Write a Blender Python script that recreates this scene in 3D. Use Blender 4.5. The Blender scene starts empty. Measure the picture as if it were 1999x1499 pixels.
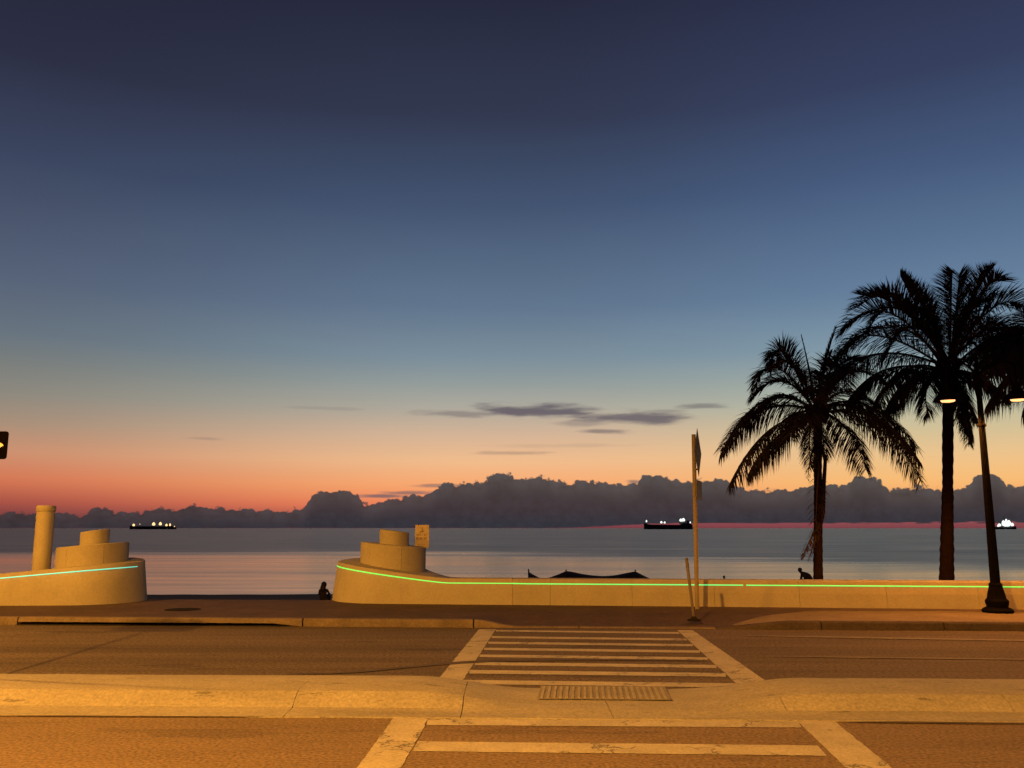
import bpy, bmesh, math, random
import numpy as np
from mathutils import Vector, noise as mnoise
random.seed(11); rng = np.random.default_rng(5)
S = bpy.context.scene
COL = S.collection

# ------------------------------------------------------------ camera, world, exposure
F = 1728.0; CX, CY = 999.5, 749.5; HC = 1.7
PITCH = math.atan((1031.0 - CY) / F)
cam_d = bpy.data.cameras.new('camera'); cam = bpy.data.objects.new('camera', cam_d); COL.objects.link(cam)
cam_d.sensor_width = 36; cam_d.lens = 36 * F / 1999.0
cam_d.clip_start = 0.05; cam_d.clip_end = 200000
cam.location = (0, 0, HC); cam.rotation_euler = (math.pi / 2 + PITCH, 0, 0)
S.camera = cam
S.view_settings.view_transform = 'Standard'; S.view_settings.look = 'None'
S.view_settings.exposure = 0; S.view_settings.gamma = 1; S.view_settings.use_curve_mapping = False
cp, sp = math.cos(PITCH), math.sin(PITCH)

def ray(u, v):
    x = (u - CX) / F; y = (CY - v) / F
    return Vector((x, cp - y * sp, sp + y * cp))
def at(u, v, Y):
    r = ray(u, v); t = Y / r.y
    return Vector((r.x * t, Y, HC + r.z * t))
def ground(u, v, z=0.0):
    r = ray(u, v); t = (z - HC) / r.z
    return Vector((r.x * t, r.y * t, z))
def pix(p):
    d = Vector(p) - Vector((0, 0, HC))
    w = d.y * cp + d.z * sp; y = -d.y * sp + d.z * cp
    return CX + F * d.x / w, CY - F * y / w
def lin(c):
    return tuple(((x / 255) / 12.92 if x / 255 <= .04045 else ((x / 255 + .055) / 1.055) ** 2.4) for x in c)

# ---- world: dusk sky
W = bpy.data.worlds.new('World'); S.world = W; W.use_nodes = True
nt = W.node_tree; nt.nodes.clear()
def N(t, **k):
    n = nt.nodes.new(t)
    for a, b in k.items(): setattr(n, a, b)
    return n
def M(op, a, b=None, c=None, clamp=False):
    n = nt.nodes.new('ShaderNodeMath'); n.operation = op; n.use_clamp = clamp
    for i, x in enumerate((a, b, c)):
        if x is None: continue
        if hasattr(x, 'links'): nt.links.new(x, n.inputs[i])
        else: n.inputs[i].default_value = x
    return n.outputs[0]
def smooth(x, a, b):
    n = nt.nodes.new('ShaderNodeMapRange'); n.interpolation_type = 'SMOOTHSTEP'
    nt.links.new(x, n.inputs[0]); n.inputs[1].default_value = a; n.inputs[2].default_value = b
    return n.outputs[0]
def mix(f, a, b):
    n = nt.nodes.new('ShaderNodeMix'); n.data_type = 'RGBA'
    for i, x in ((0, f), (6, a), (7, b)):
        if hasattr(x, 'links'): nt.links.new(x, n.inputs[i])
        else: n.inputs[i].default_value = x
    return n.outputs[2]
tc = N('ShaderNodeTexCoord'); sx = N('ShaderNodeSeparateXYZ'); nt.links.new(tc.outputs['Generated'], sx.inputs[0])
X_, Y_, Z_ = sx.outputs
el = M('MULTIPLY', M('ARCSINE', M('MINIMUM', M('MAXIMUM', Z_, -1.0), 1.0)), 180 / math.pi)
az = M('MULTIPLY', M('ARCTAN2', X_, Y_), 180 / math.pi)
def ramp(stops):
    n = N('ShaderNodeValToRGB'); r = n.color_ramp; r.interpolation = 'LINEAR'
    while len(r.elements) > 1: r.elements.remove(r.elements[-1])
    r.elements[0].position = 0; r.elements[0].color = (*lin(stops[0][1]), 1)
    for e, c in stops[1:]:
        q = r.elements.new(e / 90); q.color = (*lin(c), 1)
    nt.links.new(M('DIVIDE', M('MAXIMUM', el, 0.0), 90.0), n.inputs[0])
    return n.outputs[0]
SKY_L = [(0, (96, 54, 60)), (0.8, (126, 64, 64)), (1.5, (170, 82, 70)), (2.7, (214, 118, 84)), (4.3, (204, 144, 112)), (5.9, (168, 143, 122)),
         (7.6, (140, 136, 126)), (9.3, (122, 126, 124)), (10.9, (104, 116, 127)), (14.2, (86, 98, 120)), (20.7, (60, 70, 96)),
         (26, (45, 48, 69)), (32.7, (34, 35, 53)), (50, (22, 24, 40)), (90, (17, 19, 34))]
SKY_C = [(0, (122, 62, 70)), (0.4, (146, 74, 80)), (1.5, (246, 134, 92)), (2.7, (252, 170, 112)), (4.3, (243, 190, 142)), (5.9, (216, 182, 152)),
         (7.6, (178, 172, 158)), (9.3, (148, 158, 157)), (10.9, (125, 144, 157)), (14.2, (98, 119, 144)), (20.7, (67, 84, 114)),
         (26, (51, 58, 81)), (32.7, (39, 42, 63)), (50, (24, 26, 43)), (90, (17, 19, 34))]
SKY_R = [(0, (124, 66, 72)), (0.4, (148, 78, 82)), (1.5, (246, 160, 100)), (2.7, (252, 190, 118)), (4.3, (238, 197, 142)), (5.9, (210, 194, 154)),
         (7.6, (177, 184, 165)), (9.3, (152, 168, 167)), (10.9, (129, 154, 170)), (14.2, (101, 128, 158)), (20.7, (71, 92, 128)),
         (26, (55, 65, 96)), (32.7, (42, 47, 73)), (50, (25, 28, 48)), (90, (17, 19, 34))]
SKY_W = [(0, (40, 40, 58)), (8, (44, 44, 66)), (20, (34, 38, 60)), (50, (20, 24, 43)), (90, (17, 20, 38))]
rl, rc, rr, rw = ramp(SKY_L), ramp(SKY_C), ramp(SKY_R), ramp(SKY_W)
c = mix(smooth(az, -34, -2), rl, rc)
c = mix(smooth(az, 0, 26), c, rr)
c = mix(smooth(M('ABSOLUTE', az), 45, 130), c, rw)
# thin dusk clouds, soft streaks high above the horizon
comb = N('ShaderNodeCombineXYZ'); nt.links.new(M('MULTIPLY', az, 0.35), comb.inputs[0]); nt.links.new(M('MULTIPLY', el, 2.2), comb.inputs[1])
nz = N('ShaderNodeTexNoise'); nz.inputs['Scale'].default_value = 1.0; nz.inputs['Detail'].default_value = 5
nt.links.new(comb.outputs[0], nz.inputs[0])
dist = M('MULTIPLY', M('SUBTRACT', nz.outputs[0], 0.5), 1.7)
WISPS = [(1045, 803, 150, 18, .95), (1235, 816, 135, 16, .9), (920, 808, 140, 9, .5), (1180, 842, 55, 7, .65), (1145, 826, 80, 8, .4),
         (1368, 793, 66, 7, .6), (1000, 884, 95, 5, .35), (1290, 803, 60, 6, .4), (745, 968, 55, 5, .8), (860, 948, 80, 5, .6),
         (800, 962, 70, 5, .7), (1237, 941, 22, 6, .7), (400, 856, 40, 4, .25), (640, 797, 90, 4, .18), (1110, 870, 160, 6, .15)]
mask = None
for (u, v, a, b, s) in WISPS:
    d = ray(u, v).normalized(); e0 = math.degrees(math.asin(d.z)); a0 = math.degrees(math.atan2(d.x, d.y))
    k = 57.3 / F
    q = M('SQRT', M('ADD', M('POWER', M('DIVIDE', M('SUBTRACT', az, a0), a * k), 2.0), M('POWER', M('DIVIDE', M('SUBTRACT', el, e0), b * k), 2.0)))
    m_ = M('MULTIPLY', smooth(M('ADD', q, dist), 1.05, 0.25), s)
    mask = m_ if mask is None else M('MAXIMUM', mask, m_)
c = mix(mask, c, (*lin((104, 96, 104)), 1))
# cumulus bank low over the sea
prof = [(-900, 985), (-500, 975), (-300, 990), (-100, 998), (0, 1003), (30, 997), (60, 1001), (100, 1000), (150, 1006), (200, 990), (235, 1001), (265, 1001), (300, 992), (340, 993), (375, 982), (410, 993), (440, 990),
        (500, 996), (560, 996), (598, 990), (607, 970), (625, 961), (655, 957), (690, 961), (700, 972), (722, 983), (745, 978), (765, 972), (800, 968), (840, 960), (860, 947), (900, 942), (945, 942), (950, 931), (990, 925), (1015, 936), (1060, 930), (1090, 941),
        (1150, 938), (1180, 943), (1230, 947), (1245, 938), (1270, 926), (1310, 937), (1350, 940), (1385, 936), (1410, 936), (1435, 950), (1500, 956), (1560, 951), (1610, 946), (1652, 947), (1668, 931), (1700, 933), (1725, 943), (1745, 955), (1790, 948), (1840, 956),
        (1898, 945), (1908, 927), (1945, 924), (1958, 945), (1999, 950), (2100, 940), (2300, 955), (2600, 945), (2900, 960)]

fc_ = N('ShaderNodeFloatCurve'); cv_ = fc_.mapping.curves[0]
pts_ = []
for u, v in prof:
    d = ray(u, v).normalized(); pts_.append(((math.degrees(math.atan2(d.x, d.y)) + 60) / 120, math.degrees(math.asin(d.z)) / 6))
pts_ = [(0, .28)] + pts_ + [(1, .40)]
cv_.points[0].location = pts_[0]; cv_.points[1].location = pts_[-1]
for p in pts_[1:-1]: cv_.points.new(*p)
for p in cv_.points: p.handle_type = 'AUTO_CLAMPED'
fc_.mapping.update(); nt.links.new(M('DIVIDE', M('ADD', az, 60.0), 120.0, clamp=True), fc_.inputs['Value'])
crest = M('MULTIPLY', fc_.outputs[0], 6.0)
cb = N('ShaderNodeCombineXYZ'); nt.links.new(az, cb.inputs[0]); nt.links.new(M('MULTIPLY', el, 1.15), cb.inputs[1])
wn = N('ShaderNodeTexNoise'); wn.inputs['Scale'].default_value = 2.2; wn.inputs['Detail'].default_value = 3; nt.links.new(cb.outputs[0], wn.inputs[0])
wv = N('ShaderNodeVectorMath', operation='MULTIPLY_ADD'); nt.links.new(wn.outputs['Color'], wv.inputs[0]); wv.inputs[1].default_value = (.35, .35, 0); nt.links.new(cb.outputs[0], wv.inputs[2])
field = M('SUBTRACT', crest, el); bil_ = None
for sc_, am in ((1.25, .34), (2.9, .22), (6.5, .07), (14.0, .02)):
    vo = N('ShaderNodeTexVoronoi'); vo.feature = 'SMOOTH_F1'; vo.voronoi_dimensions = '2D'; vo.inputs['Scale'].default_value = sc_; vo.inputs['Smoothness'].default_value = .25
    nt.links.new(wv.outputs[0], vo.inputs['Vector'])
    t_ = M('MULTIPLY', M('SUBTRACT', .42, vo.outputs['Distance']), am); bil_ = t_ if bil_ is None else M('ADD', bil_, t_)
field = M('ADD', field, bil_)
cmask = smooth(field, -.04, .08)
# flat cloud base with a strip of afterglow below it towards the right
strip = N('ShaderNodeTexNoise'); strip.inputs['Scale'].default_value = 1.0; strip.inputs['Detail'].default_value = 4
cb3 = N('ShaderNodeCombineXYZ'); nt.links.new(M('MULTIPLY', az, .9), cb3.inputs[0]); nt.links.new(M('MULTIPLY', el, 9.0), cb3.inputs[1]); nt.links.new(cb3.outputs[0], strip.inputs[0])
bel = M('MULTIPLY', smooth(az, 2.0, 11.0), 0.31)
bel = M('SUBTRACT', bel, M('MULTIPLY', M('SUBTRACT', strip.outputs[0], .5), M('ADD', .14, M('MULTIPLY', smooth(az, 17, 26), .5))))
cmask = M('MULTIPLY', cmask, smooth(M('SUBTRACT', el, bel), -.05, .05))
gtop = smooth(field, .0, 1.4)
side = smooth(az, -30, 4)
ctop = mix(side, (*lin((66, 57, 60)), 1), (*lin((72, 71, 75)), 1))
cbot = mix(side, (*lin((50, 49, 55)), 1), (*lin((48, 52, 60)), 1))
cc_ = mix(gtop, ctop, cbot)
cs = N('ShaderNodeVectorMath', operation='SCALE'); nt.links.new(cc_, cs.inputs[0]); nt.links.new(M('ADD', 1.0, M('MULTIPLY', bil_, M('SUBTRACT', 1.2, M('MULTIPLY', gtop, .5)))), cs.inputs['Scale'])
c = mix(M('MULTIPLY', cmask, .97), c, cs.outputs[0])
# faint unevenness of the twilight
nz2 = N('ShaderNodeTexNoise'); nz2.inputs['Scale'].default_value = 0.2; nz2.inputs['Detail'].default_value = 3
nt.links.new(comb.outputs[0], nz2.inputs[0])
c2 = N('ShaderNodeVectorMath', operation='SCALE'); nt.links.new(c, c2.inputs[0]); nt.links.new(M('ADD', M('MULTIPLY', nz2.outputs[0], 0.07), 0.965), c2.inputs['Scale'])
# below the horizon: dim
low = smooth(el, -0.6, -3.0)
c = mix(low, c2.outputs[0], (*lin((38, 34, 40)), 1))
sky = N('ShaderNodeTexSky'); sky.sky_type = 'NISHITA'; sky.sun_disc = False
sky.sun_elevation = math.radians(-4.0); sky.sun_rotation = math.radians(8)
bg1 = N('ShaderNodeBackground'); nt.links.new(c, bg1.inputs[0]); bg1.inputs[1].default_value = 0.97
bg2 = N('ShaderNodeBackground'); nt.links.new(sky.outputs[0], bg2.inputs[0]); bg2.inputs[1].default_value = 0.02
ad = N('ShaderNodeAddShader'); nt.links.new(bg1.outputs[0], ad.inputs[0]); nt.links.new(bg2.outputs[0], ad.inputs[1])
wo = N('ShaderNodeOutputWorld'); nt.links.new(ad.outputs[0], wo.inputs[0])

# lamp settings (used by the lamp builders below)
POWER_NEAR = 16000; POWER_LEFT = 7200; POWER_RIGHT = 1300; POWER_TWIN = 560
SODIUM = (1.0, 0.415, 0.05); SODIUM_RED = (1.0, 0.34, 0.055)

# ------------------------------------------------------------ helpers
def tag(o, label=None, cat=None, group=None, kind=None):
    if label: o['label'] = label
    if cat: o['category'] = cat
    if group: o['group'] = group
    if kind: o['kind'] = kind
    return o
def thing(name, loc, label, cat, group=None):
    o = bpy.data.objects.new(name, None); COL.objects.link(o); o.location = loc
    o.empty_display_size = 0.2
    return tag(o, label, cat, group)
def wloc(p):
    v = Vector((0, 0, 0))
    while p: v += p.location; p = p.parent
    return v
def build(name, verts, faces, mat, parent=None, smooth=False):
    """verts in world coordinates"""
    off = wloc(parent)
    me = bpy.data.meshes.new(name)
    me.from_pydata([tuple(Vector(v) - off) for v in verts], [], faces)
    bm = bmesh.new(); bm.from_mesh(me); bmesh.ops.recalc_face_normals(bm, faces=bm.faces); bm.to_mesh(me); bm.free()
    if smooth:
        for p in me.polygons: p.use_smooth = True
        try: me.set_sharp_from_angle(angle=math.radians(40))
        except Exception: pass
    me.materials.append(mat)
    o = bpy.data.objects.new(name, me); COL.objects.link(o)
    if parent: o.parent = parent
    return o
class MB:
    def __init__(s): s.v = []; s.f = []
    def add(s, v, f):
        n = len(s.v); s.v += [Vector(a) for a in v]; s.f += [[i + n for i in q] for q in f]
    def box(s, a, b):
        x0, y0, z0 = a; x1, y1, z1 = b
        s.add([(x0, y0, z0), (x1, y0, z0), (x1, y1, z0), (x0, y1, z0), (x0, y0, z1), (x1, y0, z1), (x1, y1, z1), (x0, y1, z1)],
              [(0, 1, 2, 3), (4, 5, 6, 7), (0, 1, 5, 4), (1, 2, 6, 5), (2, 3, 7, 6), (3, 0, 4, 7)])
    def tube(s, pts, rad, n=10, cap=True):
        pts = [Vector(p) for p in pts]
        if not hasattr(rad, '__len__'): rad = [rad] * len(pts)
        vs = []; fs = []; ref = Vector((0, 0, 1))
        for i, p in enumerate(pts):
            t = (pts[min(i + 1, len(pts) - 1)] - pts[max(i - 1, 0)]).normalized()
            r = ref if abs(t.dot(ref)) < .95 else Vector((0, 1, 0))
            a = t.cross(r).normalized(); b = t.cross(a).normalized()
            for k in range(n):
                w = 2 * math.pi * k / n
                vs.append(p + (a * math.cos(w) + b * math.sin(w)) * rad[i])
        for i in range(len(pts) - 1):
            for k in range(n):
                k2 = (k + 1) % n
                fs.append((i * n + k, i * n + k2, (i + 1) * n + k2, (i + 1) * n + k))
        if cap: fs.append(tuple(range(n))); fs.append(tuple(range((len(pts) - 1) * n, len(pts) * n)))
        s.add(vs, fs)
    def lathe(s, c, prof, n=24, cap=True):
        c = Vector(c); vs = []; fs = []
        for (r, z) in prof:
            for k in range(n):
                w = 2 * math.pi * k / n
                vs.append(c + Vector((r * math.cos(w), r * math.sin(w), z)))
        m = len(prof)
        for i in range(m - 1):
            for k in range(n):
                k2 = (k + 1) % n
                fs.append((i * n + k, i * n + k2, (i + 1) * n + k2, (i + 1) * n + k))
        if cap: fs.append(tuple(range(n))); fs.append(tuple(range((m - 1) * n, m * n)))
        s.add(vs, fs)
    def build(s, name, mat, parent=None, smooth=False):
        return build(name, s.v, s.f, mat, parent, smooth)

# ------------------------------------------------------------ materials
def pmat(name, col, rough=0.8, var=0.25, scale=3.0, fine=None, bump=0.0, bscale=60, metallic=0.0, spec=0.3, col2=None, stretch=None, darks=None, cracks=False):
    m = bpy.data.materials.new(name); m.use_nodes = True; t = m.node_tree; b = t.nodes['Principled BSDF']
    b.inputs['Roughness'].default_value = rough; b.inputs['Metallic'].default_value = metallic
    b.inputs['Specular IOR Level'].default_value = spec
    g = t.nodes.new('ShaderNodeNewGeometry'); vec = g.outputs['Position']
    if stretch:
        mp = t.nodes.new('ShaderNodeMapping'); mp.inputs['Scale'].default_value = stretch; t.links.new(vec, mp.inputs[0]); vs = mp.outputs[0]
    else: vs = vec
    n1 = t.nodes.new('ShaderNodeTexNoise'); n1.inputs['Scale'].default_value = scale; n1.inputs['Detail'].default_value = 6; n1.inputs['Roughness'].default_value = .65
    t.links.new(vs, n1.inputs[0])
    r = t.nodes.new('ShaderNodeValToRGB'); r.color_ramp.elements[0].position = .3; r.color_ramp.elements[1].position = .7
    c2 = col2 or tuple(x * (1 - var) for x in col)
    r.color_ramp.elements[0].color = (*c2, 1); r.color_ramp.elements[1].color = (*[min(1, x * (1 + var * .6)) for x in col], 1)
    t.links.new(n1.outputs[0], r.inputs[0]); out = r.outputs[0]
    if fine:
        n2 = t.nodes.new('ShaderNodeTexNoise'); n2.inputs['Scale'].default_value = fine[0]; n2.inputs['Detail'].default_value = 3; t.links.new(vec, n2.inputs[0])
        mr = t.nodes.new('ShaderNodeMapRange'); mr.inputs[1].default_value = .3; mr.inputs[2].default_value = .7
        mr.inputs[3].default_value = 1 - fine[1]; mr.inputs[4].default_value = 1 + fine[1]; t.links.new(n2.outputs[0], mr.inputs[0])
        sc = t.nodes.new('ShaderNodeVectorMath'); sc.operation = 'SCALE'; t.links.new(out, sc.inputs[0]); t.links.new(mr.outputs[0], sc.inputs['Scale']); out = sc.outputs[0]
    if darks:   # (scale, threshold, factor, stretch) chips and stains
        mp = t.nodes.new('ShaderNodeMapping'); mp.inputs['Scale'].default_value = darks[3]; t.links.new(vec, mp.inputs[0])
        n3 = t.nodes.new('ShaderNodeTexNoise'); n3.inputs['Scale'].default_value = darks[0]; n3.inputs['Detail'].default_value = 5; n3.inputs['Roughness'].default_value = .7; t.links.new(mp.outputs[0], n3.inputs[0])
        mr = t.nodes.new('ShaderNodeMapRange'); mr.interpolation_type = 'SMOOTHSTEP'; mr.inputs[1].default_value = darks[1]; mr.inputs[2].default_value = darks[1] + .035
        mr.inputs[3].default_value = 1; mr.inputs[4].default_value = darks[2]; t.links.new(n3.outputs[0], mr.inputs[0])
        sc = t.nodes.new('ShaderNodeVectorMath'); sc.operation = 'SCALE'; t.links.new(out, sc.inputs[0]); t.links.new(mr.outputs[0], sc.inputs['Scale']); out = sc.outputs[0]
    if cracks:
        n5 = t.nodes.new('ShaderNodeTexNoise'); n5.inputs['Scale'].default_value = 1.5; n5.inputs['Detail'].default_value = 7; n5.inputs['Roughness'].default_value = .62; t.links.new(vec, n5.inputs[0])
        a1 = t.nodes.new('ShaderNodeMath'); a1.operation = 'SUBTRACT'; t.links.new(n5.outputs[0], a1.inputs[0]); a1.inputs[1].default_value = .5
        a2 = t.nodes.new('ShaderNodeMath'); a2.operation = 'ABSOLUTE'; t.links.new(a1.outputs[0], a2.inputs[0])
        mr = t.nodes.new('ShaderNodeMapRange'); mr.inputs[1].default_value = .004; mr.inputs[2].default_value = .013; mr.inputs[3].default_value = .30; mr.inputs[4].default_value = 1; t.links.new(a2.outputs[0], mr.inputs[0])
        n6 = t.nodes.new('ShaderNodeTexNoise'); n6.inputs['Scale'].default_value = 1.6; t.links.new(vec, n6.inputs[0])
        mr3 = t.nodes.new('ShaderNodeMapRange'); mr3.inputs[1].default_value = .5; mr3.inputs[2].default_value = .56; mr3.inputs[3].default_value = 1; mr3.inputs[4].default_value = 0; t.links.new(n6.outputs[0], mr3.inputs[0])
        mx = t.nodes.new('ShaderNodeMath'); mx.operation = 'MAXIMUM'; t.links.new(mr.outputs[0], mx.inputs[0]); t.links.new(mr3.outputs[0], mx.inputs[1])
        sc = t.nodes.new('ShaderNodeVectorMath'); sc.operation = 'SCALE'; t.links.new(out, sc.inputs[0]); t.links.new(mx.outputs[0], sc.inputs['Scale']); out = sc.outputs[0]
    t.links.new(out, b.inputs['Base Color'])
    if bump:
        n4 = t.nodes.new('ShaderNodeTexNoise'); n4.inputs['Scale'].default_value = bscale; n4.inputs['Detail'].default_value = 4; t.links.new(vec, n4.inputs[0])
        bp = t.nodes.new('ShaderNodeBump'); bp.inputs['Strength'].default_value = bump; bp.inputs['Distance'].default_value = .01
        t.links.new(n4.outputs[0], bp.inputs['Height']); t.links.new(bp.outputs[0], b.inputs['Normal'])
    return m
def emat(name, col, strength):
    m = bpy.data.materials.new(name); m.use_nodes = True; b = m.node_tree.nodes['Principled BSDF']
    b.inputs['Base Color'].default_value = (*[min(.8, x) for x in col], 1); b.inputs['Emission Color'].default_value = (*col, 1); b.inputs['Emission Strength'].default_value = strength
    return m
asphalt = pmat('asphalt', (.19, .138, .09), .88, .2, 1.2, (34, .48), .55, 55, stretch=(.3, 1.2, 1), darks=(.7, .57, .78, (.35, 1.7, 1)))
asphalt2 = pmat('dimmed_asphalt', (.122, .094, .07), .88, .38, 1.0, (24, .55), .5, 55, stretch=(.10, 1.5, 1), darks=(.9, .60, .66, (.35, 1.8, 1)))  # far lane asphalt, base tone darkened to add to the lamps' falloff
concrete = pmat('kerb_concrete', (.31, .285, .235), .85, .16, 2.0, (34, .2), .35, 50, stretch=(.8, 1.3, 1), darks=(3.1, .63, .55, (.5, 2.2, 1)))
kerbfar = pmat('worn_kerb_concrete', (.15, .115, .085), .85, .32, 2.0, (22, .18), .3, 50)
kerbdark = pmat('dark_kerb', (.075, .055, .042), .85, .3, 2.0, (22, .2), .3, 50)  # darker tone for the kerb stones right of the crossing
paint = pmat('road_paint', (.43, .39, .29), .7, .22, 3.0, (38, .2), .3, 70, darks=(1.7, .69, .60, (1.0, 1.7, 1)), cracks=True)
paver = pmat('dark_pavers', (.078, .05, .04), .85, .28, 1.1, (12, .22), .3, 40)
walkc = pmat('pavement_concrete', (.215, .165, .10), .85, .25, 1.2, (16, .15), .25, 40)
stucco = pmat('stucco', (.325, .29, .195), .72, .14, 1.0, (28, .08), .3, 70, darks=(1.7, .60, .93, (1.2, 1.2, .25)))
stuccotop = stucco
sandm = pmat('sand', (.11, .065, .04), .95, .35, .9, (5, .25), .6, 6)
dark = pmat('dark_void', (.012, .01, .009), .95, .2)
iron = pmat('cast_iron', (.02, .016, .013), .95, .3, 8, spec=.05, bump=.3, bscale=30)
lampmetal = pmat('dark_lamp_metal', (.0035, .0024, .0018), .85, .3, 9, spec=.06, bump=.4, bscale=40)
wood = pmat('weathered_post', (.24, .19, .12), .7, .3, 6, stretch=(1, 1, .2))
galv = pmat('galvanised_steel', (.16, .13, .10), .5, .3, 6, metallic=.4)
signback = pmat('sign_aluminium', (.14, .125, .11), .5, .2, 5, metallic=.3)
signwhite = pmat('sign_face', (.40, .33, .22), .5, .15, 8)
signink = pmat('sign_ink', (.22, .15, .10), .6, .1)
signblack = pmat('black_sign_face', (.003, .002, .002), .9, .1, spec=.02)
signarrow = pmat('white_arrow', (.75, .74, .70), .5, .05)
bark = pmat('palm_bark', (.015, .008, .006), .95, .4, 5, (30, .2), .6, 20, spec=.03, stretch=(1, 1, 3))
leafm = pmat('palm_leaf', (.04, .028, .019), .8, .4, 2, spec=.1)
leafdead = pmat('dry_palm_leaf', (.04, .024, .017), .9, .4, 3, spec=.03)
fabric = pmat('dark_canvas', (.02, .016, .016), .9, .2)
cloth1 = pmat('dark_clothes', (.03, .022, .025), .9, .2)
skinm = pmat('skin', (.11, .06, .045), .6, .1)
hairm = pmat('dark_hair', (.015, .01, .009), .6, .2)
shipm = pmat('ship_hull', (.018, .017, .022), .6, .1, .01)
shipw = pmat('ship_deckhouse', (.20, .2, .2), .6, .1, .01)
warmlight = emat('warm_ship_light', (1.0, .66, .30), 1.5)
whitelight = emat('white_ship_light', (.93, 1.0, .92), 1.3)
lensm = emat('sodium_lens', (1.0, .46, .17), 2.1)
ledgreen = emat('green_light_strip', (.16, .95, .12), 1.0)
ledcyan = emat('cyan_light_strip', (.12, .78, .62), .95)

def led_material(m, cols, sc):
    t = m.node_tree; b = t.nodes['Principled BSDF']
    g = t.nodes.new('ShaderNodeNewGeometry'); s_ = t.nodes.new('ShaderNodeSeparateXYZ'); t.links.new(g.outputs['Position'], s_.inputs[0])
    mr = t.nodes.new('ShaderNodeMapRange'); mr.inputs[1].default_value = sc[0]; mr.inputs[2].default_value = sc[1]; t.links.new(s_.outputs[0], mr.inputs[0])
    r = t.nodes.new('ShaderNodeValToRGB'); r.color_ramp.elements[0].color = (*cols[0][1], 1); r.color_ramp.elements[0].position = 0
    r.color_ramp.elements[1].color = (*cols[-1][1], 1); r.color_ramp.elements[1].position = 1
    for p, cc in cols[1:-1]:
        e = r.color_ramp.elements.new(p); e.color = (*cc, 1)
    t.links.new(mr.outputs[0], r.inputs[0]); t.links.new(r.outputs[0], b.inputs['Emission Color'])
led_material(ledgreen, [(0, (.11, .82, .12)), (.25, (.07, .86, .13)), (.47, (.05, .85, .20)), (.53, (.04, .85, .26)), (.65, (.09, .85, .16)), (1, (.08, .86, .13))], (-4, 10.5))

# water
sea_m = bpy.data.materials.new('sea_water'); sea_m.use_nodes = True
t = sea_m.node_tree; b = t.nodes['Principled BSDF']
b.inputs['Base Color'].default_value = (.012, .016, .022, 1); b.inputs['IOR'].default_value = 1.6; b.inputs['Specular Tint'].default_value = (.97, .88, 1.0, 1)
g = t.nodes.new('ShaderNodeNewGeometry'); s_ = t.nodes.new('ShaderNodeSeparateXYZ'); t.links.new(g.outputs['Position'], s_.inputs[0])
mp = t.nodes.new('ShaderNodeMapping'); mp.inputs['Scale'].default_value = (.012, .05, 1); t.links.new(g.outputs['Position'], mp.inputs[0])
nb = t.nodes.new('ShaderNodeTexNoise'); nb.inputs['Scale'].default_value = 1; nb.inputs['Detail'].default_value = 4; t.links.new(mp.outputs[0], nb.inputs[0])
def tm(op, a, b_):
    n = t.nodes.new('ShaderNodeMath'); n.operation = op
    for i, x in enumerate((a, b_)):
        if hasattr(x, 'links'): t.links.new(x, n.inputs[i])
        else: n.inputs[i].default_value = x
    return n.outputs[0]
dd = tm('ADD', tm('ADD', s_.outputs[1], tm('MULTIPLY', tm('MAXIMUM', s_.outputs[0], -10.0), 1.0)), tm('MULTIPLY', tm('SUBTRACT', nb.outputs[0], .5), 110))
mr = t.nodes.new('ShaderNodeMapRange'); mr.interpolation_type = 'SMOOTHSTEP'; t.links.new(dd, mr.inputs[0])
mr.inputs[1].default_value = 175; mr.inputs[2].default_value = 260; mr.inputs[3].default_value = .17; mr.inputs[4].default_value = .33
mp3 = t.nodes.new('ShaderNodeMapping'); mp3.inputs['Scale'].default_value = (.02, .16, 1); t.links.new(g.outputs['Position'], mp3.inputs[0])
ns_ = t.nodes.new('ShaderNodeTexNoise'); ns_.inputs['Scale'].default_value = 1; ns_.inputs['Detail'].default_value = 5; ns_.inputs['Roughness'].default_value = .6; t.links.new(mp3.outputs[0], ns_.inputs[0])
t.links.new(tm('ADD', mr.outputs[0], tm('MULTIPLY', tm('SUBTRACT', ns_.outputs[0], .5), .30)), b.inputs['Roughness'])
mp2 = t.nodes.new('ShaderNodeMapping'); mp2.inputs['Scale'].default_value = (.35, .9, 1); t.links.new(g.outputs['Position'], mp2.inputs[0])
nw = t.nodes.new('ShaderNodeTexNoise'); nw.inputs['Scale'].default_value = 1; nw.inputs['Detail'].default_value = 6; t.links.new(mp2.outputs[0], nw.inputs[0])
bp = t.nodes.new('ShaderNodeBump'); bp.inputs['Distance'].default_value = .25; t.links.new(nw.outputs[0], bp.inputs['Height'])
mr2 = t.nodes.new('ShaderNodeMapRange'); mr2.interpolation_type = 'SMOOTHSTEP'; t.links.new(dd, mr2.inputs[0])
mr2.inputs[1].default_value = 175; mr2.inputs[2].default_value = 260; mr2.inputs[3].default_value = .08; mr2.inputs[4].default_value = .55
t.links.new(mr2.outputs[0], bp.inputs['Strength']); t.links.new(bp.outputs[0], b.inputs['Normal'])

# ------------------------------------------------------------ setting: sea, sand, road, pavements
SEA = -4.5
tag(build('sea', [(-90000, 66, SEA), (90000, 66, SEA), (90000, 120000, SEA), (-90000, 120000, SEA)], [(0, 1, 2, 3)], sea_m), kind='structure')

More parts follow.
